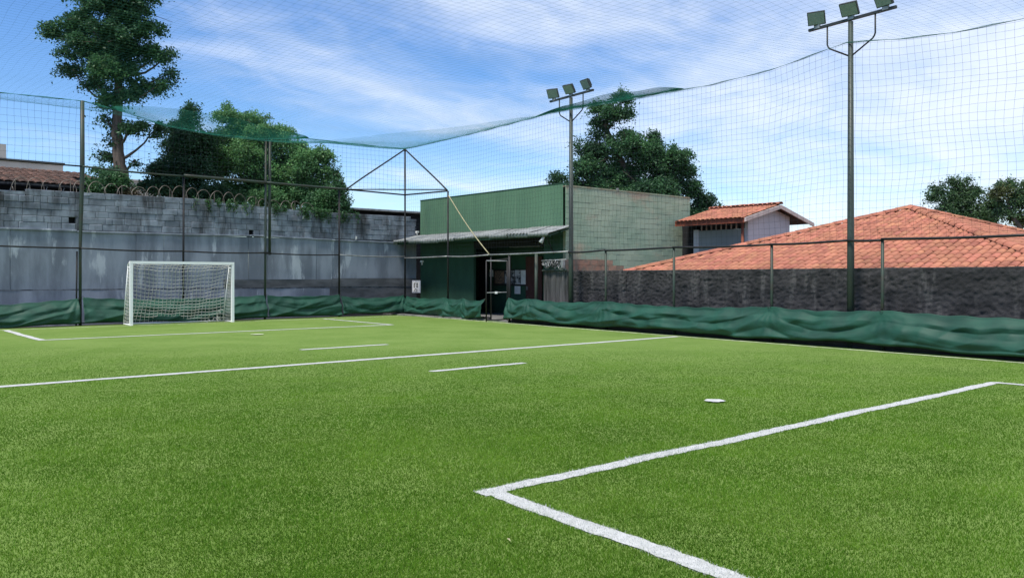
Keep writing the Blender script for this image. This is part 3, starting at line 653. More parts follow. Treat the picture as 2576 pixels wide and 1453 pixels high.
# ------------------------------------------------------------------ green tarpaulins at the foot of the fences
def tarp(name, place, length, ties, h0, label, seed, top=lambda s: 0.0, bulge=0.16, low=0.10, side=1.0, billow=0.0):
    """place(s, d, z); d positive to the pitch. ties: positions where the sheet is tied up"""
    ns = int(length / 0.032); nz = 46; P = []
    T = sorted(ties); s = np.linspace(0, length, ns + 1); W = np.linspace(0, 1, nz + 1)
    idx = np.clip(np.searchsorted(T, s) - 1, 0, len(T) - 2); a = np.array(T)[idx]; b = np.array(T)[idx + 1]; t = np.clip((s - a) / (b - a), 0, 1); span = b - a
    rs = np.array([math.sin(i * 12.9 + seed * 7.3) for i in range(len(T))])[idx]
    sag = (0.045 + 0.008 * span + 0.03 * rs) * 4 * t * (1 - t)
    near = np.minimum(s - a, b - s)
    g4 = 4 * t * (1 - t); ztop = h0 + np.array([top(v) for v in s]) - sag
    drift = np.array([mnoise.noise(Vector((v * .45, seed * 9, 0))) for v in s])
    for w in W:
        fine = np.array([mnoise.noise(Vector((v * 1.5 + w * 1.8, w * 2.2 - v * .4, seed))) for v in s]) * .045 + np.array([mnoise.noise(Vector((v * 4.5 + w * 3, w * 6 - v * 2, seed + 3))) for v in s]) * .006 - np.array([abs(mnoise.noise(Vector((v * 1.5 + w * 1.6, w * 1.5 - v * .9, seed + 8)))) for v in s]) * .075 + .02
        # swags slung between the ties: sharp-crested folds that follow the hanging curve
        ph = w * 2.1 - (.75 + .35 * rs) * g4 + .9 * drift + seed
        f1 = np.abs(((ph) % 1.0) * 2 - 1); f1 = 1 - f1 ** 1.6
        ph2 = w * 3.4 - (1.3 - .4 * rs) * g4 * (1 + .4 * drift) + .5 * rs + seed * 3
        f2 = 1 - np.abs((ph2 % 1.0) * 2 - 1)
        # fans of pleats running down and outward from each tie
        A1 = np.arctan2(s - a + .01, w * h0 + .06); A2 = np.arctan2(b - s + .01, w * h0 + .06)
        fan = (1 - np.abs(((A1 * 2.6 + seed) % 1) * 2 - 1)) * np.exp(-(s - a) / .55) + (1 - np.abs(((A2 * 2.3 + seed * 2) % 1) * 2 - 1)) * np.exp(-(b - s) / .55)
        # long slanting creases where the sheet has slipped
        dia = np.array([max(0.0, 1 - 3.2 * abs(mnoise.noise(Vector((v * .55 + w * h0 * 1.5, v * .2 - w * h0 * .5, seed + 21))))) for v in s]) ** 1.5 * min(1, w * 2)
        prof = bulge * .5 * (math.sin(math.pi * min(1, w)) ** .9) * (.75 + .8 * drift) + (billow + .10) * w * (1 + .35 * drift)
        damp = min(1, w * 3.2 + .08) * min(1.0, (1 - w) * 5 + .72)
        d = 0.03 + (prof + .062 * f1 * (.45 + .55 * g4) + .022 * f2 * g4 + (.030 + .03 * rs) * fan + fine + .075 * dia) * damp
        low_z = low + .03 * np.sin(s * 1.1 + seed) + .015 * np.sin(s * 3.7)
        z = ztop + (low_z - ztop) * w + .012 * np.sin(s * 9 + seed) * (1 - w) - .02 * f1 * w * (1 - w) * 2
        P.append([place(float(q), float(dd), float(zz)) for q, dd, zz in zip(s, d, z)])
    o = MB().grid(P).build(name, 'tarp', None, True); tag(o, label, 'tarpaulin', 'green tarpaulins tied along the fence')
    md = o.modifiers.new('thick', 'SOLIDIFY'); md.thickness = 0.006; md.offset = 0
    for k, q in enumerate(T):                                   # rope ties through the top hem
        zt = h0 + top(q); MB().tube([place(q + .035 * math.cos(a), .035 + .05 * math.sin(a), zt + .005 + .045 * math.sin(a * 1.0 + k)) for a in np.linspace(0, 2 * math.pi, 11)], .005, 5, cap=False).build('tie', 'dark_pipe', o, True)
    return o
def back_place(x0): return lambda s, d, z: (x0 + s, BY - .05 - d, z)
def side_place(s0): return lambda s, d, z: FR(s0 + s, -.05 - d, z)
tarp('tarpaulin', back_place(0.2), 6.5, [0, 2.2, 6.5], .76, 'green tarpaulin at the foot of the left fence, left of the tall post', .13, bulge=.12, billow=.10, low=.06, top=lambda s: -.08 * math.sin(s * .8))
tarp('tarpaulin', back_place(6.82), 5.95, [0, 5.95], .86, 'green tarpaulin behind the white goal between two posts', .47, bulge=.12, billow=.10, low=.06)
tarp('tarpaulin', back_place(12.85), 2.9, [0, 2.9], .84, 'green tarpaulin right of the goal gathered at the thin post', .71, bulge=.09, billow=.06, low=.06)
tarp('tarpaulin', back_place(15.8), 2.85, [0, 2.85], .78, 'short swagged green tarpaulin just left of the corner post', .29, bulge=.08, billow=.05, low=.08)
tarp('tarpaulin', side_place(.25), 5.65, [0, 3.05, 4.2, 5.65], .74, 'crumpled green tarpaulin between the corner post and the gate', .83, bulge=.09, low=.06)
tarp('tarpaulin', side_place(7.3), 20.5, [0, 1.1, 4.7, 10.4, 13.15, 18, 20.5], .82, 'long draped green tarpaulin along the right side of the pitch', .36, bulge=.05, low=.11, billow=.06)

# ------------------------------------------------------------------ goal
def goal():
    x0, x1, y = 7.95, 11.17, 27.3; root = empty('goal', ((x0 + x1) / 2, y, 0), label='small white metal goal with a hanging white net', cat='goal')
    w = .042
    for x in (x0, x1): MB().box(x - w, x + w, y - w, y + w, 0, 2.0 - w * 2).build('post', 'white_metal', root)
    MB().box(x0 - w, x1 + w, y - w - .002, y + w + .002, 2.0 - w * 2 + .0005, 2.0).build('crossbar', 'white_metal', root)
    for x, sg in ((x0, -1), (x1, 1)):
        pipe('bracket', [(x, y + .02, 1.97), (x + .0, y + .22, 1.95), (x, y + .33, 1.88), (x, y + .33, 1.80), (x, y + .05, 1.80)], .018, 'white_metal', root, 8)
        pipe('back_stay', [(x, y + .32, 1.82), (x - .0, y + .55, 1.0), (x, y + .80, .03)], .016, 'white_metal', root, 8)
        pipe('ground_bar', [(x, y, .02), (x, y + .80, .02)], .022, 'white_metal', root, 8)
    pipe('back_bar', [(x0, y + .80, .02), (x1, y + .80, .02)], .02, 'white_metal', root, 8)
    prof = np.array([[.0, 1.93], [.17, 1.91], [.33, 1.84], [.40, 1.45], [.50, 1.0], [.64, .5], [.80, .03]])
    L = np.concatenate([[0], np.cumsum(np.linalg.norm(np.diff(prof, axis=0), axis=1))])
    def Q(u, v):
        l = v * L[-1]; dy = np.interp(l, L, prof[:, 0]); dz = np.interp(l, L, prof[:, 1])
        g = 4 * u * (1 - u); vv = v * (1 - v) * 4
        return np.stack([x0 + (x1 - x0) * u + .015 * np.sin(v * 9 + u * 20) + .05 * (u - .5) * 2 * -np.sin(np.pi * v) * 1.5, y + dy + .10 * g * vv - .28 * g * np.clip(1 - v, 0, 1) * (v > .15) * v, np.maximum(dz - .17 * g * np.clip(v * 5, 0, 1) * np.clip((1 - v) * 2.5, 0, 1) + .012 * np.sin(u * 31 + v * 12), .012)], -1)
    paths = []
    nu = 26; nv = 18
    for k in range(nu + 1): paths.append(Q(np.full(30, k / nu), np.linspace(0, 1, 30)))
    for k in range(nv + 1): paths.append(Q(np.linspace(0, 1, 40), np.full(40, k / nv)))
    for x in (x0, x1):
        for k in range(1, 17):
            z = .03 + 1.8 * k / 17; b = np.interp(z, prof[::-1, 1], prof[::-1, 0]); t = np.linspace(0, 1, 8)
            paths.append(np.stack([np.full(8, x) + .01 * np.sin(t * 6 + k), y + b * t, z - .04 * np.sin(np.pi * t)], -1))
        for k in range(1, 7):
            f = k / 7; zz = np.linspace(.03, 1.85, 14); b = np.interp(zz, prof[::-1, 1], prof[::-1, 0]); paths.append(np.stack([np.full(14, x) + .01 * np.sin(zz * 5), y + b * f, zz], -1))
    # slack net heaped in the right corner
    for k in range(9):
        u0 = random.uniform(.78, .98); t = np.linspace(0, 1, 10)
        paths.append(np.stack([x0 + (x1 - x0) * (u0 + random.uniform(-.1, .06) * t), y + .1 + random.uniform(.0, .55) + .1 * np.sin(t * 6 + k), .03 + .45 * random.random() * np.sin(np.pi * t) + .03 * np.sin(9 * t)], -1))
    link('goal_net', thread_mesh('goal_net', paths, 0.0078), 'goal_net', root)
goal()

# ------------------------------------------------------------------ green building
def green_building():
    root = empty('green_building', (20, 20.4, 0), label='green painted flat topped building with a corrugated canopy', cat='building')
    XF, YS = 20.0, 20.4; xe = 26.86
    # upper sheet panels of the front
    n = 14; ys = np.linspace(YS, 29.12, n + 1)
    for i in range(n):
        top = 4.70 + .004 * math.sin(i * 2)
        MB().box(XF + .0015 * (i % 2), XF + .09, ys[i] + .001, ys[i + 1] - .001, 3.18, top).build('front_panel', 'green_wall', root)
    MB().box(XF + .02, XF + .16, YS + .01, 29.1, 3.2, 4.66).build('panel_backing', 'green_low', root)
    MB().box(XF - .015, XF + .14, YS - .01, 29.13, 4.707, 4.735).build('parapet_cap', 'green_low', root)
    # lower front wall, recessed porch and pier; porch side and ceiling darkened for shade
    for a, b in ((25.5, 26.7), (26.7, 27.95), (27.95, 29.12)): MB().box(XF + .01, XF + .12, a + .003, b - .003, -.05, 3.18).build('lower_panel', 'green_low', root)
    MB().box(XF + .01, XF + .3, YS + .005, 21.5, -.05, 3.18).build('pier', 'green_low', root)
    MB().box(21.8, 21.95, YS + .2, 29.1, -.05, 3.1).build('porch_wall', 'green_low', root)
    MB().box(XF + .12, 21.8, 27.7, 27.82, -.05, 3.1).build('porch_side', 'painted_dark', root)
    MB().box(XF + .1, 21.9, YS + .2, 29.1, 3.1, 3.17).build('porch_ceiling', 'painted_dark', root)
    MB().box(XF + .02, XF + .1, 21.51, 25.49, 2.62, 3.09).build('shade_panel', 'painted_dark', root)  # near-black panel painting the shade at the top of the opening
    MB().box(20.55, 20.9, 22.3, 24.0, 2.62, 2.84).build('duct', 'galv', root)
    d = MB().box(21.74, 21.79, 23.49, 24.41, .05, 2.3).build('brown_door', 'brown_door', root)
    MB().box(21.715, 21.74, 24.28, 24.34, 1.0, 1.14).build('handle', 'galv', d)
    MB().box(21.70, 21.79, 26.78, 27.3, .05, 2.4).build('doorway_shade', 'painted_dark', root)  # doorway shade painted as a near-black slab on the porch wall
    # rear and roof of the box
    MB().box(XF + .17, xe - .02, YS + .18, 29.1, 4.45, 4.55).build('flat_roof', 'slab', root)
    MB().box(xe - .15, xe, YS + .13, 29.1, -.05, 4.6).build('rear_wall', 'side_mortar', root)
    MB().box(XF, xe, YS + .03, YS + .13, -.05, 4.66).build('mortar_bed', 'side_mortar', root)
    # block courses of the side wall
    h, g = .193, .005; z = 1.52; r = 0; meshes = {}
    def bm_(w, hh, mat):
        key = (round(w, 2), round(hh, 3), mat)
        if key not in meshes:
            b = bmesh.new(); bmesh.ops.create_cube(b, size=1.0)
            for v in b.verts: v.co = Vector((v.co.x * key[0], v.co.y * .05, v.co.z * hh))
            bmesh.ops.bevel(b, geom=[e for e in b.edges if all(v.co.y < 0 for v in e.verts)], offset=.006, segments=1, affect='EDGES')
            me = bpy.data.meshes.new('block'); b.to_mesh(me); b.free(); me.materials.append(MATS[mat]); meshes[key] = me
        return meshes[key]
    while z < 4.6:
        hh = .245 if z > 3.9 else h
        if z + hh > 4.72: break
        x = XF + .002; first = True
        while x < xe - .08:
            w = .39 if not (first and r % 2) else .19
            first = False; w = min(w, xe - x)
            brick = z < 2.0 and x < 22.6 + .5 * math.sin(z * 9)
            o = bpy.data.objects.new('block', bm_(w, hh, 'bare_brick' if brick else 'side_block')); COL.objects.link(o); o.parent = root
            o.location = (x + w / 2 - 20, YS + .022 - 20.4 + random.uniform(-.003, .003) - (0.0), z + hh / 2)
            x += w + g
        z += hh + g; r += 1
    MB().box(XF - .005, xe + .01, YS - .015, YS + .15, z + .002, z + .03).build('side_cap', 'side_mortar', root)
    MB().box(22.6, 22.66, YS - .03, YS + .05, z + .03, z + .13).build('roof_stub', 'galv', root)
    # corrugated canopy, sheet by sheet
    cy = np.linspace(20.06, 29.36, 10)
    for i in range(9):
        a, b = cy[i] - .04, cy[i + 1] + .04; drop = .010 * math.sin(i * 2.3) + .006 * (i % 2); out = .05 * math.sin(i * 1.7)
        yy = np.linspace(a, b, 57); P = []
        for k in range(6):
            t = k / 5; x = 20.02 - (1.16 + out) * t
            P.append([(x, y, 3.27 - .30 * t + drop + .017 * math.cos((y - a) * 2 * math.pi / .168) - .01 * math.sin(math.pi * t) + .02 * t * math.sin(y * .9)) for y in yy])
        o = MB().grid(P).build('canopy_sheet', 'canopy', root, True); md = o.modifiers.new('t', 'SOLIDIFY'); md.thickness = .008
    for i in range(9):
        a, b = cy[i] + .004, cy[i + 1] - .004; yy = np.linspace(a, b, 53); o1 = 18.84 + .012 * math.sin(i * 2.1)
        hgt = .115 + .03 * math.sin(i * 1.3)
        o = MB().grid([[(o1 - .02 + .016 * math.cos((y - a) * 2 * math.pi / .172) + .03 * t, y, 3.0 + .02 * math.sin(y * .9) - hgt * t - .012 * abs(math.sin((y - a) * math.pi / .172)) * t) for y in yy] for t in (0, .5, 1)]).build('canopy_apron', 'canopy', root, True)
        md = o.modifiers.new('t', 'SOLIDIFY'); md.thickness = .006
    MB().box(18.98, 19.04, 20.12, 29.3, 2.84, 2.925).build('canopy_beam', 'green_low', root)
    MB().box(19.5, 19.56, 20.12, 29.3, 3.0, 3.07).build('canopy_beam', 'green_low', root)
    for y in (20.2, 22.4, 24.7, 27.0, 29.2):
        MB().obox((19.5, y, 3.03), (.52, 0, .14), (0, .025, 0), (0, 0, .03)).build('rafter', 'green_low', root)
    pipe('bracket_pipe', [(19.6, 21.0, 3.0), (20.02, 21.0, 2.3)], .02, 'dark_pipe', root); pipe('bracket_pipe', [(19.35, 21.9, 2.75), (20.0, 21.9, 2.75)], .015, 'dark_pipe', root)
green_building()

def wall_lamp(name, p, label, kind):
    root = empty(name, p, label=label, cat='lamp'); x, y, z = p
    MB().box(x - .05, x + .05, y - .07, y + .07, z, z + .08).build('base', 'plastic_white', root)
    if kind == 'spot': MB().tube([(x, y, z), (x - .03, y + .02, z - .05), (x - .10, y + .07, z - .21)], [.03, .045, .075], 12).build('reflector', 'plastic_white', root, 'auto')
    else: MB().tube([(x, y, z), (x, y, z - .05), (x, y, z - .12)], [.02, .035, .012], 10).build('bulb', 'plastic_white', root, 'auto')
wall_lamp('spot_lamp', (19.02, 20.42, 2.86), 'white spot lamp under the right end of the corrugated canopy', 'spot')
wall_lamp('bulb_lamp', (19.97, 28.95, 2.12), 'tiny bare lamp on the dark green wall near the corner', 'bulb')
wall_lamp('box_lamp', (19.9, 29.2, 3.36), 'small white box lamp where canopy, green wall and grey wall meet', 'bulb')
def notice_board():
    x = 21.78; root = empty('notice_board', (x, 25.4, 1.2), label='framed notice board with posters on the porch wall beside the gate', cat='notice board')
    MB().box(x - .03, x, 24.36, 26.40, 1.16, 1.82).build('board', 'black', root)
    for a, b, c, d, m in ((25.72, 26.32, 1.24, 1.76, 'poster_brown'), (25.1, 25.68, 1.24, 1.76, 'poster_grey'), (24.72, 25.06, 1.22, 1.78, 'poster_grey'), (24.42, 24.70, 1.22, 1.78, 'paper')):
        MB().box(x - .036, x - .031, a, b, c, d).build('poster', m, root)
    MB().box(x - .02, x - .012, 24.75, 25.1, .84, 1.15).build('notice_sheet', 'paper', root)
notice_board()
def meter_box():
    root = empty('meter_box', (21.78, 26.5, 1.55), label='small white box mounted on the wall left of the notice board', cat='box')
    MB().box(21.70, 21.79, 26.42, 26.62, 1.52, 1.80).build('case', 'plastic_white', root); MB().box(21.692, 21.70, 26.44, 26.60, 1.545, 1.775).build('lid', 'plastic_white', root)
meter_box()
def wall_sign():
    # board stands in the corner, face to the pitch
    x, y0, y1, z0, z1 = 19.45, 28.33, 28.92, .86, 1.37
    root = empty('wall_sign', (x, (y0 + y1) / 2, z0), label='small white sign with black marks in the dark corner by the wall', cat='sign')
    MB().box(x, x + .03, y0, y1, z0, z1).build('board', 'sign_grey', root)
    MB().box(x - .006, x, y0 + .07, y1 - .05, z0 + .03, z1 - .05).build('sheet', 'paper', root)
    f = MB(); W = y1 - y0; H = z1 - z0
    def blot(u0, u1, v0, v1): f.box(x - .011, x - .0065, y1 - W * u1, y1 - W * u0, z0 + H * v0, z0 + H * v1)
    # two tall characters over a small arch and a row of short strokes, as far as they can be read
    blot(.30, .44, .72, .80); blot(.24, .33, .62, .74); blot(.28, .40, .55, .63); blot(.22, .30, .48, .56); blot(.26, .38, .40, .49)
    blot(.56, .62, .42, .78); blot(.62, .76, .70, .78); blot(.68, .76, .42, .70); blot(.60, .70, .42, .48)
    blot(.38, .43, .18, .32); blot(.43, .53, .30, .35); blot(.53, .58, .18, .32); blot(.27, .33, .18, .26)
    for u in (.14, .24, .33, .44, .53, .62): blot(u, u + .05 + .02 * math.sin(u * 40), .08, .14 + .03 * math.sin(u * 25))
    blot(.60, .70, .20, .25)
    f.build('lettering', 'sign_ink', root)
    MB().box(x + .031, x + .06, (y0 + y1) / 2 - .03, (y0 + y1) / 2 + .03, -.03, z1 - .06).build('stand', 'dark_pipe', root)
wall_sign()

# ------------------------------------------------------------------ dark rough wall behind the right fence
def dark_wall():
    root = empty('rough_wall', FR(16, .6, 0), label='low dark grey rough rendered wall behind the right tarpaulin', cat='wall')
    def stretch(s0, s1, seed):
        ns = int((s1 - s0) / .027); nz = 62; P = []
        for j in range(nz + 1):
            z = -.05 + 1.75 * j / nz; row = []
            for i in range(ns + 1):
                s = s0 + (s1 - s0) * i / ns
                q = Vector((s * 9.0, seed, z * 16)); d = .020 * mnoise.noise(q) + .022 * mnoise.noise(q * 1.8) - .02 * abs(mnoise.noise(q * .45)) + .02 * mnoise.noise(q * .12)
                row.append(FR(s, .60 + d, z + (.012 * mnoise.noise(Vector((s * 2, 9, 1))) if j == nz else 0)))
            P.append(row)
        P.append([FR(s0 + (s1 - s0) * i / ns, .76, 1.70) for i in range(ns + 1)])
        MB().grid(P).build('render_coat', 'dark_wall', root, True)
    cuts = [9.72, 12.25, 15.0, 19.4, 24.0, 31.0]
    for i in range(5): stretch(cuts[i] + .006, cuts[i + 1] - .006, i * 4.1)
    MB().obox(FR(20.3, .69, .8), tuple(np.append(DU, 0) * 10.7), tuple(np.append(DN, 0) * .05), (0, 0, .86)).build('core', 'mortar', root)
    for k in range(8):
        s = 8.46 + k * .155
        MB().obox(FR(s + .075, .52 + .012 * (k % 3), .83 + .01 * math.sin(k)), tuple(np.append(DU, 0) * .072), tuple(np.append(DN, 0) * .02), (0, 0, .86)).build('plank', 'plank', root)
    pipe('bar', [FR(8.45, .45, 1.72), FR(9.7, .45, 1.73)], .03, 'mast', root)
dark_wall()
def cable_bundle():
    root = empty('cable_bundle', FR(9.1, .42, 2.0), label='tangle of grey cables hanging over a bar left of the first mast', cat='cable')
    pipe('bar', [FR(8.45, .42, 2.03), FR(9.72, .42, 2.05)], .02, 'galv', root)
    for k in range(26):
        s = 8.62 + random.random() * .85; w = random.uniform(.04, .16); L = random.uniform(.14, .30); o = random.uniform(-.05, .05)
        pts = [FR(s + w * math.sin(a) * (.4 + .6 * abs(math.sin(a / 2))), .42 + o + .04 * math.cos(a), 2.06 - L * (1 - math.cos(a)) / 2) for a in np.linspace(0, 2 * math.pi, 15)]
        MB().tube(pts, .012, 5, cap=False).build('cable', 'galv' if k % 3 else 'dark_pipe', root, True)
    MB().obox(FR(9.62, .36, 1.92), tuple(np.append(DU, 0) * .055), tuple(np.append(DN, 0) * .04), (0, 0, .13)).build('junction_box', 'galv', root)
cable_bundle()

# ------------------------------------------------------------------ houses with clay tiles
def tile_mesh(name, w=.188, l=.40, mat='tile', n=6, rise=.040, taper=.86):
    me_v = []; 
    for j, t in enumerate((0, 1)):
        ww = w * (1 if j == 0 else taper)
        for layer, th in ((0, 0), (1, .016)):
            for k in range(n + 1):
                a = math.pi * k / n; me_v.append((-l / 2 + l * t, -math.cos(a) * (ww / 2 - th), math.sin(a) * (rise - th) - (0.0 if j == 0 else .012)))
    fs = []; m = n + 1
    for k in range(n):
        fs.append((k, k + 1, 2 * m + k + 1, 2 * m + k)); fs.append((m + k + 1, m + k, 3 * m + k, 3 * m + k + 1)); fs.append((k + 1, k, m + k, m + k + 1))
    me = bpy.data.meshes.new(name); me.from_pydata(me_v, [], fs); me.update(); me.materials.append(MATS[mat])
    me.polygons.foreach_set('use_smooth', [i % 3 == 0 for i in range(len(fs))])
    return me
def tiled_face(root, eave0, eave1, apex0, apex1, mesh, stuffname, take, colw=.197, course=.325, origin=None, limit=300):
    """triangle or trapezoid roof face between eave and ridge; individual tiles for the nearest ones (take counter), the rest joined"""
    e0, e1, a0, a1 = map(Vector, (eave0, eave1, apex0, apex1)); along = (e1 - e0).normalized(); L = (e1 - e0).length
    mid = (a0 + a1) / 2 - e0; up = (mid - along * mid.dot(along)); S = up.length; up.normalize(); nrm = along.cross(up)
    if nrm.z < 0: nrm = -nrm
    ta, tb = (a0 - e0).dot(along), (a1 - e0).dot(along); spots = []
    for c in range(int(L / colw)):
        x = (c + .5) * colw + (L - int(L / colw) * colw) / 2
        for r in range(int(S / course) + 1):
            v = (r + .42) * course; f = v / S
            if f > 1.0 or x < ta * f + .03 or x > L + (tb - L) * f - .03: continue
            p = e0 + along * (x + random.uniform(-.008, .008)) + up * (v + random.uniform(-.012, .012)) + nrm * (.018 + random.uniform(0, .006))
            spots.append((p, random.uniform(-.03, .03)))
    yv = along.cross(up); sg = 1
    base = Matrix((up, nrm.cross(up), nrm)).transposed()
    return [(p, base @ Matrix.Rotation(a, 3, 'Z')) for p, a in spots]
def lay_tiles(root, spots, mesh, limit=300):
    org = Vector(parent_origin(root)); spots.sort(key=lambda q: q[0].length)
    far = spots[limit:]
    for p, M in spots[:limit]:
        o = bpy.data.objects.new('roof_tile', mesh); COL.objects.link(o); o.parent = root; o.location = p - org; o.rotation_euler = M.to_euler()
    if far:
        V0 = np.array([v.co[:] for v in mesh.vertices]); Fc = [tuple(f.vertices) for f in mesh.polygons]; k = len(V0)
        V = np.concatenate([V0 @ np.array(M).T + np.array(p) for p, M in far]); F = np.concatenate([np.array(Fc) + i * k for i in range(len(far))])
        link('roof_tiles', np_mesh('roof_tiles', V, F), mesh.materials[0].name, root, True, kind='stuff')
TILE = tile_mesh('roof_tile')
def cap_line(root, P, Q, n, name='hip_tile'):
    """overlapping half-round caps along a hip or ridge"""
    P, Q = Vector(P), Vector(Q); d = (Q - P); L = d.length; d.normalize(); side = d.cross(Vector((0, 0, 1))).normalized(); up = side.cross(d)
    M = Matrix((d, up.cross(d), up)).transposed(); me = CAP
    org = Vector(parent_origin(root)); k = int(L / .36)
    for i in range(k):
        p = P + d * (i + .5) * L / k + up * (.035 + random.uniform(0, .012)); o = bpy.data.objects.new(name, me); COL.objects.link(o); o.parent = root
        o.location = p - org; o.rotation_euler = (M @ Matrix.Rotation(random.uniform(-.05, .05), 3, 'Z')).to_euler()
CAP = tile_mesh('hip_tile', w=.30, l=.44, rise=.085)
def hip_house():
    root = empty('tiled_house', (25, 11, 0), label='large low house with an orange clay tiled hip roof', cat='house')
    x0, x1, y0, y1, ze = 18.95, 31.05, 5.2, 16.8, 1.62; A = (25, 11, 3.52)
    MB().box(x0 + .6, x1 - .6, y0 + .6, y1 - .6, -.05, 1.55).build('wall', 'white_wall', root)
    C = [(x0, y0, ze), (x0, y1, ze), (x1, y1, ze), (x1, y0, ze)]
    dz = Vector((0, 0, -.02)); mb = MB().add([Vector(c) + dz for c in C] + [Vector(A) + dz], [(1, 0, 4), (2, 1, 4), (3, 2, 4), (0, 3, 4)]); mb.build('roof_deck', 'tile_under', root)
    front = tiled_face(root, C[1], C[0], A, A, TILE, '', None); side = tiled_face(root, C[0], C[3], A, A, TILE, '', None)
    back = tiled_face(root, C[2], C[1], A, A, TILE, '', None); far = tiled_face(root, C[3], C[2], A, A, TILE, '', None)
    lay_tiles(root, front + side + back + far, TILE, 300)
    for c in C: cap_line(root, c, A, 0)
hip_house()
def small_house():
    x0, xr, x1, y0, y1 = 25.45, 27.75, 30.1, 16.95, 20.05; ze, zp = 3.60, 4.18
    root = empty('small_house', (27, 18.5, 0), label='small pale house with a tiled gable roof behind the large roof', cat='house')
    gw = [(26.15, -.05), (28.95, -.05), (28.95, 3.80), (27.75, 4.08), (26.15, 3.70)]
    MB().add([(x, 17.30, z) for x, z in gw] + [(x, 17.42, z) for x, z in gw], [(0, 1, 2, 3, 4), (9, 8, 7, 6, 5)] + [(i, i + 5, (i + 1) % 5 + 5, (i + 1) % 5) for i in range(5)]).build('gable_wall', 'white_wall', root)
    MB().box(26.15, 26.25, 17.42, 19.45, -.05, 3.26).build('front_wall', 'blue_wall', root)
    MB().box(28.85, 28.95, 17.42, 20.0, -.05, 3.4).build('rear_wall', 'white_wall', root)
    MB().box(26.13, 26.30, 19.45, 19.68, -.05, 3.3).build('pillar', 'white_wall', root)
    MB().box(26.35, 28.8, 19.7, 20.38, -.05, 3.55).build('gap_shade', 'painted_dark', root)  # near-black block standing in for the shade in the gap
    MB().box(26.2, 26.28, 17.42, 19.45, 3.27, 3.52).build('vent_recess', 'painted_dark', root)
    for k in range(9): MB().box(26.13, 26.19, 17.55 + k * .22, 17.57 + k * .22, 3.27, 3.5).build('vent_bar', 'barge', root)
    pipe('porch_post', [(25.75, 17.25, -.05), (25.75, 17.25, 3.5)], .06, 'fascia_red', root, 4)
    MB().box(x0 + .02, x0 + .07, y0, y1, ze - .17, ze + .03).build('fascia', 'fascia_red', root)
    und = Vector((0, 0, -.03))
    MB().add([Vector(p) + und for p in ((x0, y0, ze), (xr, y0, zp), (xr, y1, zp), (x0, y1, ze), (x1, y0, ze), (x1, y1, ze))], [(0, 1, 2, 3), (1, 4, 5, 2)]).build('roof_deck', 'tile_under', root)
    for a, b in (((x0, ze), (xr, zp)), ((xr, zp), (x1, ze))):
        dx, dzz = b[0] - a[0], b[1] - a[1]
        MB().add([(a[0], y0 - .03, a[1] - .14), (b[0], y0 - .03, b[1] - .14), (b[0], y0 - .03, b[1]), (a[0], y0 - .03, a[1]), (a[0], y0 + .02, a[1] - .14), (b[0], y0 + .02, b[1] - .14), (b[0], y0 + .02, b[1]), (a[0], y0 + .02, a[1])],
                 [(0, 1, 2, 3), (5, 4, 7, 6), (4, 0, 3, 7), (1, 5, 6, 2), (0, 4, 5, 1), (3, 2, 6, 7)]).build('barge_board', 'barge', root)
    sp = tiled_face(root, (x0, y1, ze), (x0, y0, ze), (xr, y1, zp), (xr, y0, zp), TILE, '', None) + tiled_face(root, (x1, y0, ze), (x1, y1, ze), (xr, y0, zp), (xr, y1, zp), TILE, '', None)
    lay_tiles(root, sp, TILE, 300); cap_line(root, (xr, y0, zp), (xr, y1, zp), 0, 'ridge_tile')
small_house()

# ------------------------------------------------------------------ buildings beyond the grey wall
def beige_building():
    root = empty('beige_building', (9, 65, 0), label='plain beige building with small windows far behind the left wall', cat='building')
    MB().box(3, 14.4, 65, 76, -.05, 9.35).build('wall', 'beige_wall', root)
    MB().box(2.9, 14.5, 64.9, 76.1, 9.352, 9.5).build('parapet', 'black', root)
    MB().box(4, 11.1, 66, 70, 9.5, 10.6).build('roof_room', 'beige_wall', root)
    for xa, xb, za, zb_, m in ((10.55, 10.85, 8.05, 8.6, 'pane'), (11.05, 11.36, 8.05, 8.65, 'pane'), (11.72, 11.86, 8.05, 8.35, 'pane_pale'), (12.02, 12.18, 8.05, 8.36, 'pane_pale')):
        w = MB().box(xa - .03, xb + .03, 64.93, 64.98, za - .03, zb_ + .03).build('window', 'barge', root); MB().box(xa, xb, 64.9, 64.928, za, zb_).build('pane', m, w)
        if m == 'pane':
            for k in range(1, 4): MB().box(xa + (xb - xa) * k / 4 - .012, xa + (xb - xa) * k / 4 + .012, 64.87, 64.895, za, zb_).build('bar', 'barge', w)
beige_building()
def pale_block():
    root = empty('pale_building', (15, 60, 0), label='low pale building strip right of the beige building, behind old roofs', cat='building')
    MB().box(14.2, 19.2, 60, 66, -.05, 8.05).build('wall', 'beige_wall', root); MB().box(14.15, 19.25, 59.9, 66.1, 8.052, 8.15).build('roof_edge', 'barge', root)
pale_block()
OLD = tile_mesh('old_tile', w=.25, l=.5, mat='tile_old', n=4)
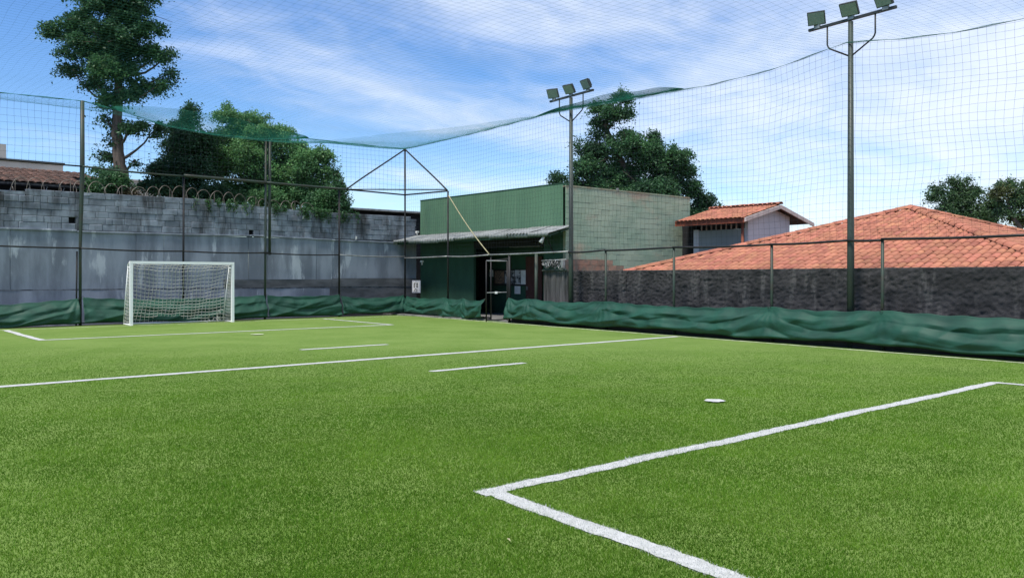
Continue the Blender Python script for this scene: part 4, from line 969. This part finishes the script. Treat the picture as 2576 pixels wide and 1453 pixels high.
def old_shed(x0, x1, yf, yb, ze, zr_, label, name):
    root = empty(name, ((x0 + x1) / 2, yf, 0), label=label, cat='shed')
    MB().box(x0 + .1, x1 - .1, yf + .4, yb, -.05, ze - .12).build('wall', 'painted_dark', root)
    MB().add([(x0, yf, ze - .02), (x1, yf, ze - .02), (x1, yb, zr_ - .02), (x0, yb, zr_ - .02)], [(0, 1, 2, 3)]).build('roof_deck', 'tile_under', root)
    sp = tiled_face(root, (x0, yf, ze), (x1, yf, ze), (x0, yb, zr_), (x1, yb, zr_), OLD, '', None, colw=.24, course=.42); lay_tiles(root, sp, OLD, 300)
    MB().box(x0, x1, yf - .02, yf + .03, ze - .10, ze - .02).build('eave_board', 'plank', root)
    if name == 'old_shed':
        for k in range(9): pipe('bar', [(x0 + .6 + .55 * k, yf + .05, ze - .1), (x0 + .4 + .55 * k, yf + .25, ze - .75)], .02, 'galv', root, 5)
        for xa in (x0 + .05, x0 + 1.9): MB().box(xa, xa + .9, yf + .3, yf + .38, ze - .62, ze - .3).build('opening', 'pane_pale', root)
old_shed(3.6, 8.3, 33.6, 36.0, 4.86, 5.42, 'low old brown tiled shed roof just behind the left wall', 'old_shed')
old_shed(5.9, 9.6, 37.5, 39.5, 5.55, 5.98, 'upper brown tiled roof behind the low shed roof at left', 'old_roof')
def dark_shed():
    root = empty('dark_shed', (20, 33, 0), label='flat dark roofed shed peeking over the wall left of the green building', cat='shed')
    MB().box(17.6, 26, 33, 37, -.05, 4.5).build('wall', 'painted_dark', root)
    MB().box(17.2, 26.2, 32.6, 37.2, 4.5, 4.58).build('roof_sheet', 'canopy', root)
dark_shed()

# ------------------------------------------------------------------ trees
def leaf_mesh(name, pos, size, tint, up=0.5):
    n = len(pos); nr = RNG.normal(0, 1, (n, 3)); nr[:, 2] += up * 2; nr /= np.linalg.norm(nr, axis=1)[:, None]
    a = RNG.normal(0, 1, (n, 3)); a -= nr * (a * nr).sum(1)[:, None]; a /= np.linalg.norm(a, axis=1)[:, None]; b = np.cross(nr, a)
    s = size * RNG.uniform(.6, 1.3, n)[:, None]
    V = np.stack([pos - a * s * .5, pos + b * s * .27 + a * s * .03 + nr * s * .07, pos + a * s * .55, pos - b * s * .27 + a * s * .03 + nr * s * .07], 1)
    return np_mesh(name, V.reshape(-1, 3), np.arange(4 * n).reshape(-1, 4), np.clip(tint, 0, 1))
def tree(name, label, base, dep, px0, clumps, mats, nleaf, leaf, trunk, group=None, trunk_r=.2, gap=.5, cat='tree', sub=.33, branch=True):
    """clumps: (px, py, rx, ry) outline masses as seen from the pitch, given depth of their own by their width; trunk: list of (px, py)"""
    sc = dep / 2100.0; base = np.array(base, float)
    def at(px, py, b=0.0): q = base[:2] + RT * (px - px0) * sc + FW * b; return np.array([q[0], q[1], 1.5 + (697 - py) * sc])
    root = empty(name, (base[0], base[1], 0), label=label, cat=cat, group=group)
    # trunk and limbs
    tp = [np.array([base[0], base[1], -.06])] + [at(*p) for p in trunk]; rr = np.linspace(trunk_r, trunk_r * .35, len(tp)).tolist()
    mb = MB(); pts = []; rad = []
    for i in range(len(tp) - 1):
        for t in np.linspace(0, 1, 5, endpoint=False): pts.append(tuple(tp[i] + (tp[i + 1] - tp[i]) * t + RNG.normal(0, .02, 3))); rad.append(rr[i] + (rr[i + 1] - rr[i]) * t)
    pts.append(tuple(tp[-1])); rad.append(rr[-1]); mb.tube(pts, rad, 9)
    C = []
    for (px, py, rx, ry) in clumps:
        b = RNG.uniform(-.45, .45) * rx * sc * 1.2; C.append((at(px, py, b), rx * sc, ry * sc))
    spine = np.array(pts)
    if branch:
        for c, rx, ry in C:
            k = np.argmin(np.linalg.norm(spine - (c - [0, 0, ry + .35 * np.linalg.norm(c[:2] - base[:2])]), axis=1)); P = spine[k]; m = (P + c) / 2 + np.array([0, 0, -.12 * np.linalg.norm(c - P)]) + RNG.normal(0, .08, 3)
            q = [P + (m - P) * t * 2 if t < .5 else m + (c - m) * (t - .5) * 2 for t in np.linspace(0, 1, 7)]
            mb.tube([tuple(v + RNG.normal(0, .02, 3)) for v in q], np.linspace(min(.07, rad[k] * .5), .014, 7).tolist(), 6)
            for _ in range(4):
                e = c + RNG.normal(0, 1, 3) * [rx * .5, rx * .5, ry * .5]; mb.tube([tuple(c), tuple((c + e) / 2 + RNG.normal(0, .05, 3)), tuple(e)], [.022, .015, .007], 5)
    mb.build('trunk', 'bark', root, True)
    # leaves in small sprays spread through each mass
    vol = np.array([max(1e-3, rx * rx * ry) for _, rx, ry in C]) ** .8; vol /= vol.sum()
    groups = {m: [] for m in mats}
    for (c, rx, ry), f in zip(C, vol):
        n = int(nleaf * f); ns = max(5, int(n / 120)); d = RNG.normal(0, 1, (ns, 3)); d /= np.linalg.norm(d, axis=1)[:, None]
        q = d * (RNG.uniform(.12, 1, (ns, 1)) ** .5) * [rx, rx * .9, ry] * RNG.uniform(.75, 1.12, (ns, 1)) + c
        per = RNG.poisson(n / ns * RNG.uniform(1 - gap, 1 + gap, ns)); sid = np.repeat(np.arange(ns), per)
        g = RNG.normal(0, 1, (len(sid), 3)); rs = (sub * RNG.uniform(.55, 1.15, ns))[sid][:, None]
        p = q[sid] + g * rs * [.55, .55, .36]; p[:, 2] -= .12 * (g[:, 0] ** 2 + g[:, 1] ** 2) * rs[:, 0]
        tint = (RNG.uniform(.25, .75, ns))[sid] + RNG.normal(0, .14, len(sid))
        groups[mats[int(RNG.integers(len(mats)))]].append((p, tint))
    for m, lst in groups.items():
        if not lst: continue
        p = np.concatenate([a for a, _ in lst]); t = np.concatenate([b for _, b in lst])
        link('crown', leaf_mesh('crown', p, leaf, t), m, root)
    return root
def ray_at(px, dep): return tuple(FW * dep + RT * (px - 1287.5) / 2100 * dep) + (0,)
def T(name, label, px, dep, clumps, mats, nleaf, leaf, trunk, **kw): return tree(name, label, ray_at(px, dep), dep, px, clumps, mats, nleaf, leaf, trunk, **kw)

T('tall_tree', 'tall dark green tree with a bare trunk rising behind the left wall', 305, 31.5,
  [(300, 5, 100, 55), (180, 62, 60, 42), (130, 75, 26, 24), (350, 55, 60, 45), (390, 140, 45, 36), (425, 180, 26, 28), (300, 110, 105, 50), (215, 125, 62, 40), (180, 175, 38, 22),
   (295, 180, 80, 36), (345, 215, 62, 22), (235, 205, 40, 24), (305, 245, 40, 22), (265, 258, 26, 14), (408, 212, 20, 9), (290, -55, 80, 45), (265, -115, 50, 35), (370, -20, 40, 35), (430, 130, 16, 10), (215, 60, 40, 40),
   (268, 305, 24, 16), (345, 325, 52, 16), (395, 322, 28, 20), (262, 395, 32, 14), (250, 425, 30, 14), (335, 405, 14, 12), (280, 355, 14, 22), (285, 440, 40, 20), (262, 472, 36, 14)],
  ['leaf_tall', 'leaf_tall', 'leaf_deep'], 76000, .115, [(312, 480), (300, 400), (292, 320), (298, 240), (302, 120), (298, 0)], trunk_r=.27, sub=.29, gap=.95)
T('dark_tree', 'dark leafy tree filling the gap right of the tall trunk', 455, 34.5,
  [(470, 290, 26, 22), (480, 270, 16, 14), (455, 320, 40, 20), (430, 370, 36, 30), (480, 360, 50, 36), (420, 430, 45, 32), (490, 420, 60, 40), (390, 470, 30, 22), (460, 475, 70, 26), (545, 490, 60, 26), (530, 350, 36, 30)],
  ['leaf_deep'], 55000, .105, [(455, 500), (460, 420), (468, 330), (475, 275)], trunk_r=.2, sub=.34)
T('bushy_tree', 'broad bushy bright green tree above the middle of the grey wall', 650, 36.0,
  [(575, 290, 34, 22), (568, 268, 12, 14), (630, 305, 46, 26), (590, 340, 60, 36), (670, 345, 66, 34), (715, 325, 26, 14), (560, 400, 64, 48), (640, 400, 70, 48), (730, 385, 58, 40), (775, 420, 50, 44), (690, 450, 74, 48),
   (600, 470, 70, 38), (780, 475, 56, 38), (815, 390, 26, 26), (828, 440, 26, 30), (700, 500, 76, 24)],
  ['leaf_mid'], 125000, .100, [(650, 500), (648, 430), (640, 350), (620, 300)], trunk_r=.25, sub=.32, gap=.6)
T('corner_bush', 'rounded bush drooping over the wall left of the dark shed', 830, 33.5,
  [(830, 490, 34, 24), (855, 505, 20, 18), (800, 510, 40, 18), (848, 470, 16, 18), (865, 520, 10, 10), (820, 530, 40, 8)], ['leaf_tall', 'leaf_back'], 16000, .095, [(830, 510), (832, 480)], trunk_r=.1, cat='bush')
T('wall_shrub', 'low dusty shrub at the foot of the tall trunk behind razor wire', 290, 31.0,
  [(270, 480, 40, 12), (235, 470, 20, 14), (330, 488, 30, 8), (290, 450, 36, 18)], ['leaf_dry', 'leaf_tall'], 10000, .095, [(290, 490), (288, 460)], trunk_r=.06, cat='shrub')
T('spreading_tree', 'large dark tree with a leaning top rising behind the green building', 1600, 44.0,
  [(1500, 268, 24, 14), (1565, 250, 26, 16), (1545, 285, 42, 18), (1515, 305, 26, 14), (1505, 335, 22, 14), (1500, 375, 40, 30), (1452, 372, 14, 20), (1570, 365, 52, 34), (1648, 350, 24, 30), (1640, 395, 60, 40), (1700, 395, 42, 28),
   (1725, 425, 32, 24), (1475, 425, 50, 30), (1405, 448, 28, 14), (1560, 440, 70, 40), (1680, 455, 60, 40), (1740, 470, 30, 32), (1620, 480, 80, 30), (1510, 465, 60, 22), (1775, 505, 34, 20), (1755, 540, 46, 20), (1800, 530, 20, 12), (1440, 465, 36, 14), (1700, 520, 60, 30)],
  ['leaf_back', 'leaf_back', 'leaf_tall', 'leaf_deep'], 110000, .135, [(1590, 520), (1575, 440), (1545, 370), (1520, 320), (1540, 280)], trunk_r=.3, sub=.42, gap=.65)
T('far_tree', 'loose grey green tree above the right shoulder of the large tiled roof', 2420, 45.0,
  [(2360, 470, 22, 16), (2345, 495, 18, 14), (2405, 462, 22, 14), (2400, 500, 34, 24), (2440, 485, 32, 26), (2380, 525, 30, 14), (2450, 530, 46, 22), (2490, 505, 22, 24), (2480, 555, 36, 16), (2430, 450, 10, 8), (2508, 530, 26, 20)],
  ['leaf_far'], 19000, .135, [(2440, 575), (2430, 530), (2420, 480)], trunk_r=.16, sub=.40, gap=.8)
T('far_tree', 'olive brown tree at the right edge behind the tiled roof', 2560, 43.0,
  [(2510, 480, 26, 18), (2540, 468, 26, 16), (2560, 500, 40, 26), (2530, 530, 24, 18), (2590, 455, 26, 20), (2600, 480, 30, 30), (2570, 545, 30, 20), (2620, 520, 40, 40), (2640, 470, 30, 30)],
  ['leaf_olive', 'leaf_far'], 18000, .135, [(2585, 620), (2565, 575), (2545, 545), (2530, 500)], trunk_r=.2, sub=.40, gap=.8)
def vine(label, x0, x1, n):
    root = empty('wall_vine', ((x0 + x1) / 2, WY, 3.9), label=label, cat='vine'); mb = MB(); pos = []
    for k in range(n):
        x = random.uniform(x0, x1); L = random.uniform(.1, .42); zt = wall_top(x) + .06; p = [(x, WY + .08, zt - .02), (x, WY - .03, zt + .03)]
        for j in range(1, 6): p.append((x + .05 * math.sin(j + k), WY - .035 - .02 * random.random(), zt - L * j / 5))
        mb.tube(p, .006, 4, cap=False); pos += [np.array(q) + RNG.normal(0, .04, 3) for q in p for _ in range(7)]
    mb.build('stems', 'bark', root); pos = np.array(pos); pos[:, 1] = np.minimum(pos[:, 1], WY + .05)
    link('leaves', leaf_mesh('leaves', pos, .075, RNG.uniform(.2, .9, len(pos))), 'leaf_tall', root)
vine('straggly vine hanging over the wall top near the dark shed', 14.6, 17.2, 30)
vine('weeds trailing over the wall top below the bushy tree', 10.6, 14.4, 20)
def scrap(p, label, s=.1):
    x, y, z = p; q = [(x - s * .5, y, z - s), (x + s * .4, y - .012, z - s * .7), (x + s * .6, y - .02, z + s * .6), (x + s * .1, y - .005, z + s), (x - s * .4, y - .02, z + s * .3)]
    b = MB().add(q + [(a, c + .012, d) for a, c, d in q], [(0, 1, 2, 3, 4), (9, 8, 7, 6, 5)] + [(i, i + 5, (i + 1) % 5 + 5, (i + 1) % 5) for i in range(5)]).build('plastic_scrap', 'plastic_white'); tag(b, label, 'scrap')
scrap((14.79, WY - .03, 3.80), 'white plastic scrap caught on the wall below the bushes', .085); scrap((17.05, WY - .06, 3.06), 'white plastic scrap lying on the ledge near the canopy', .08)
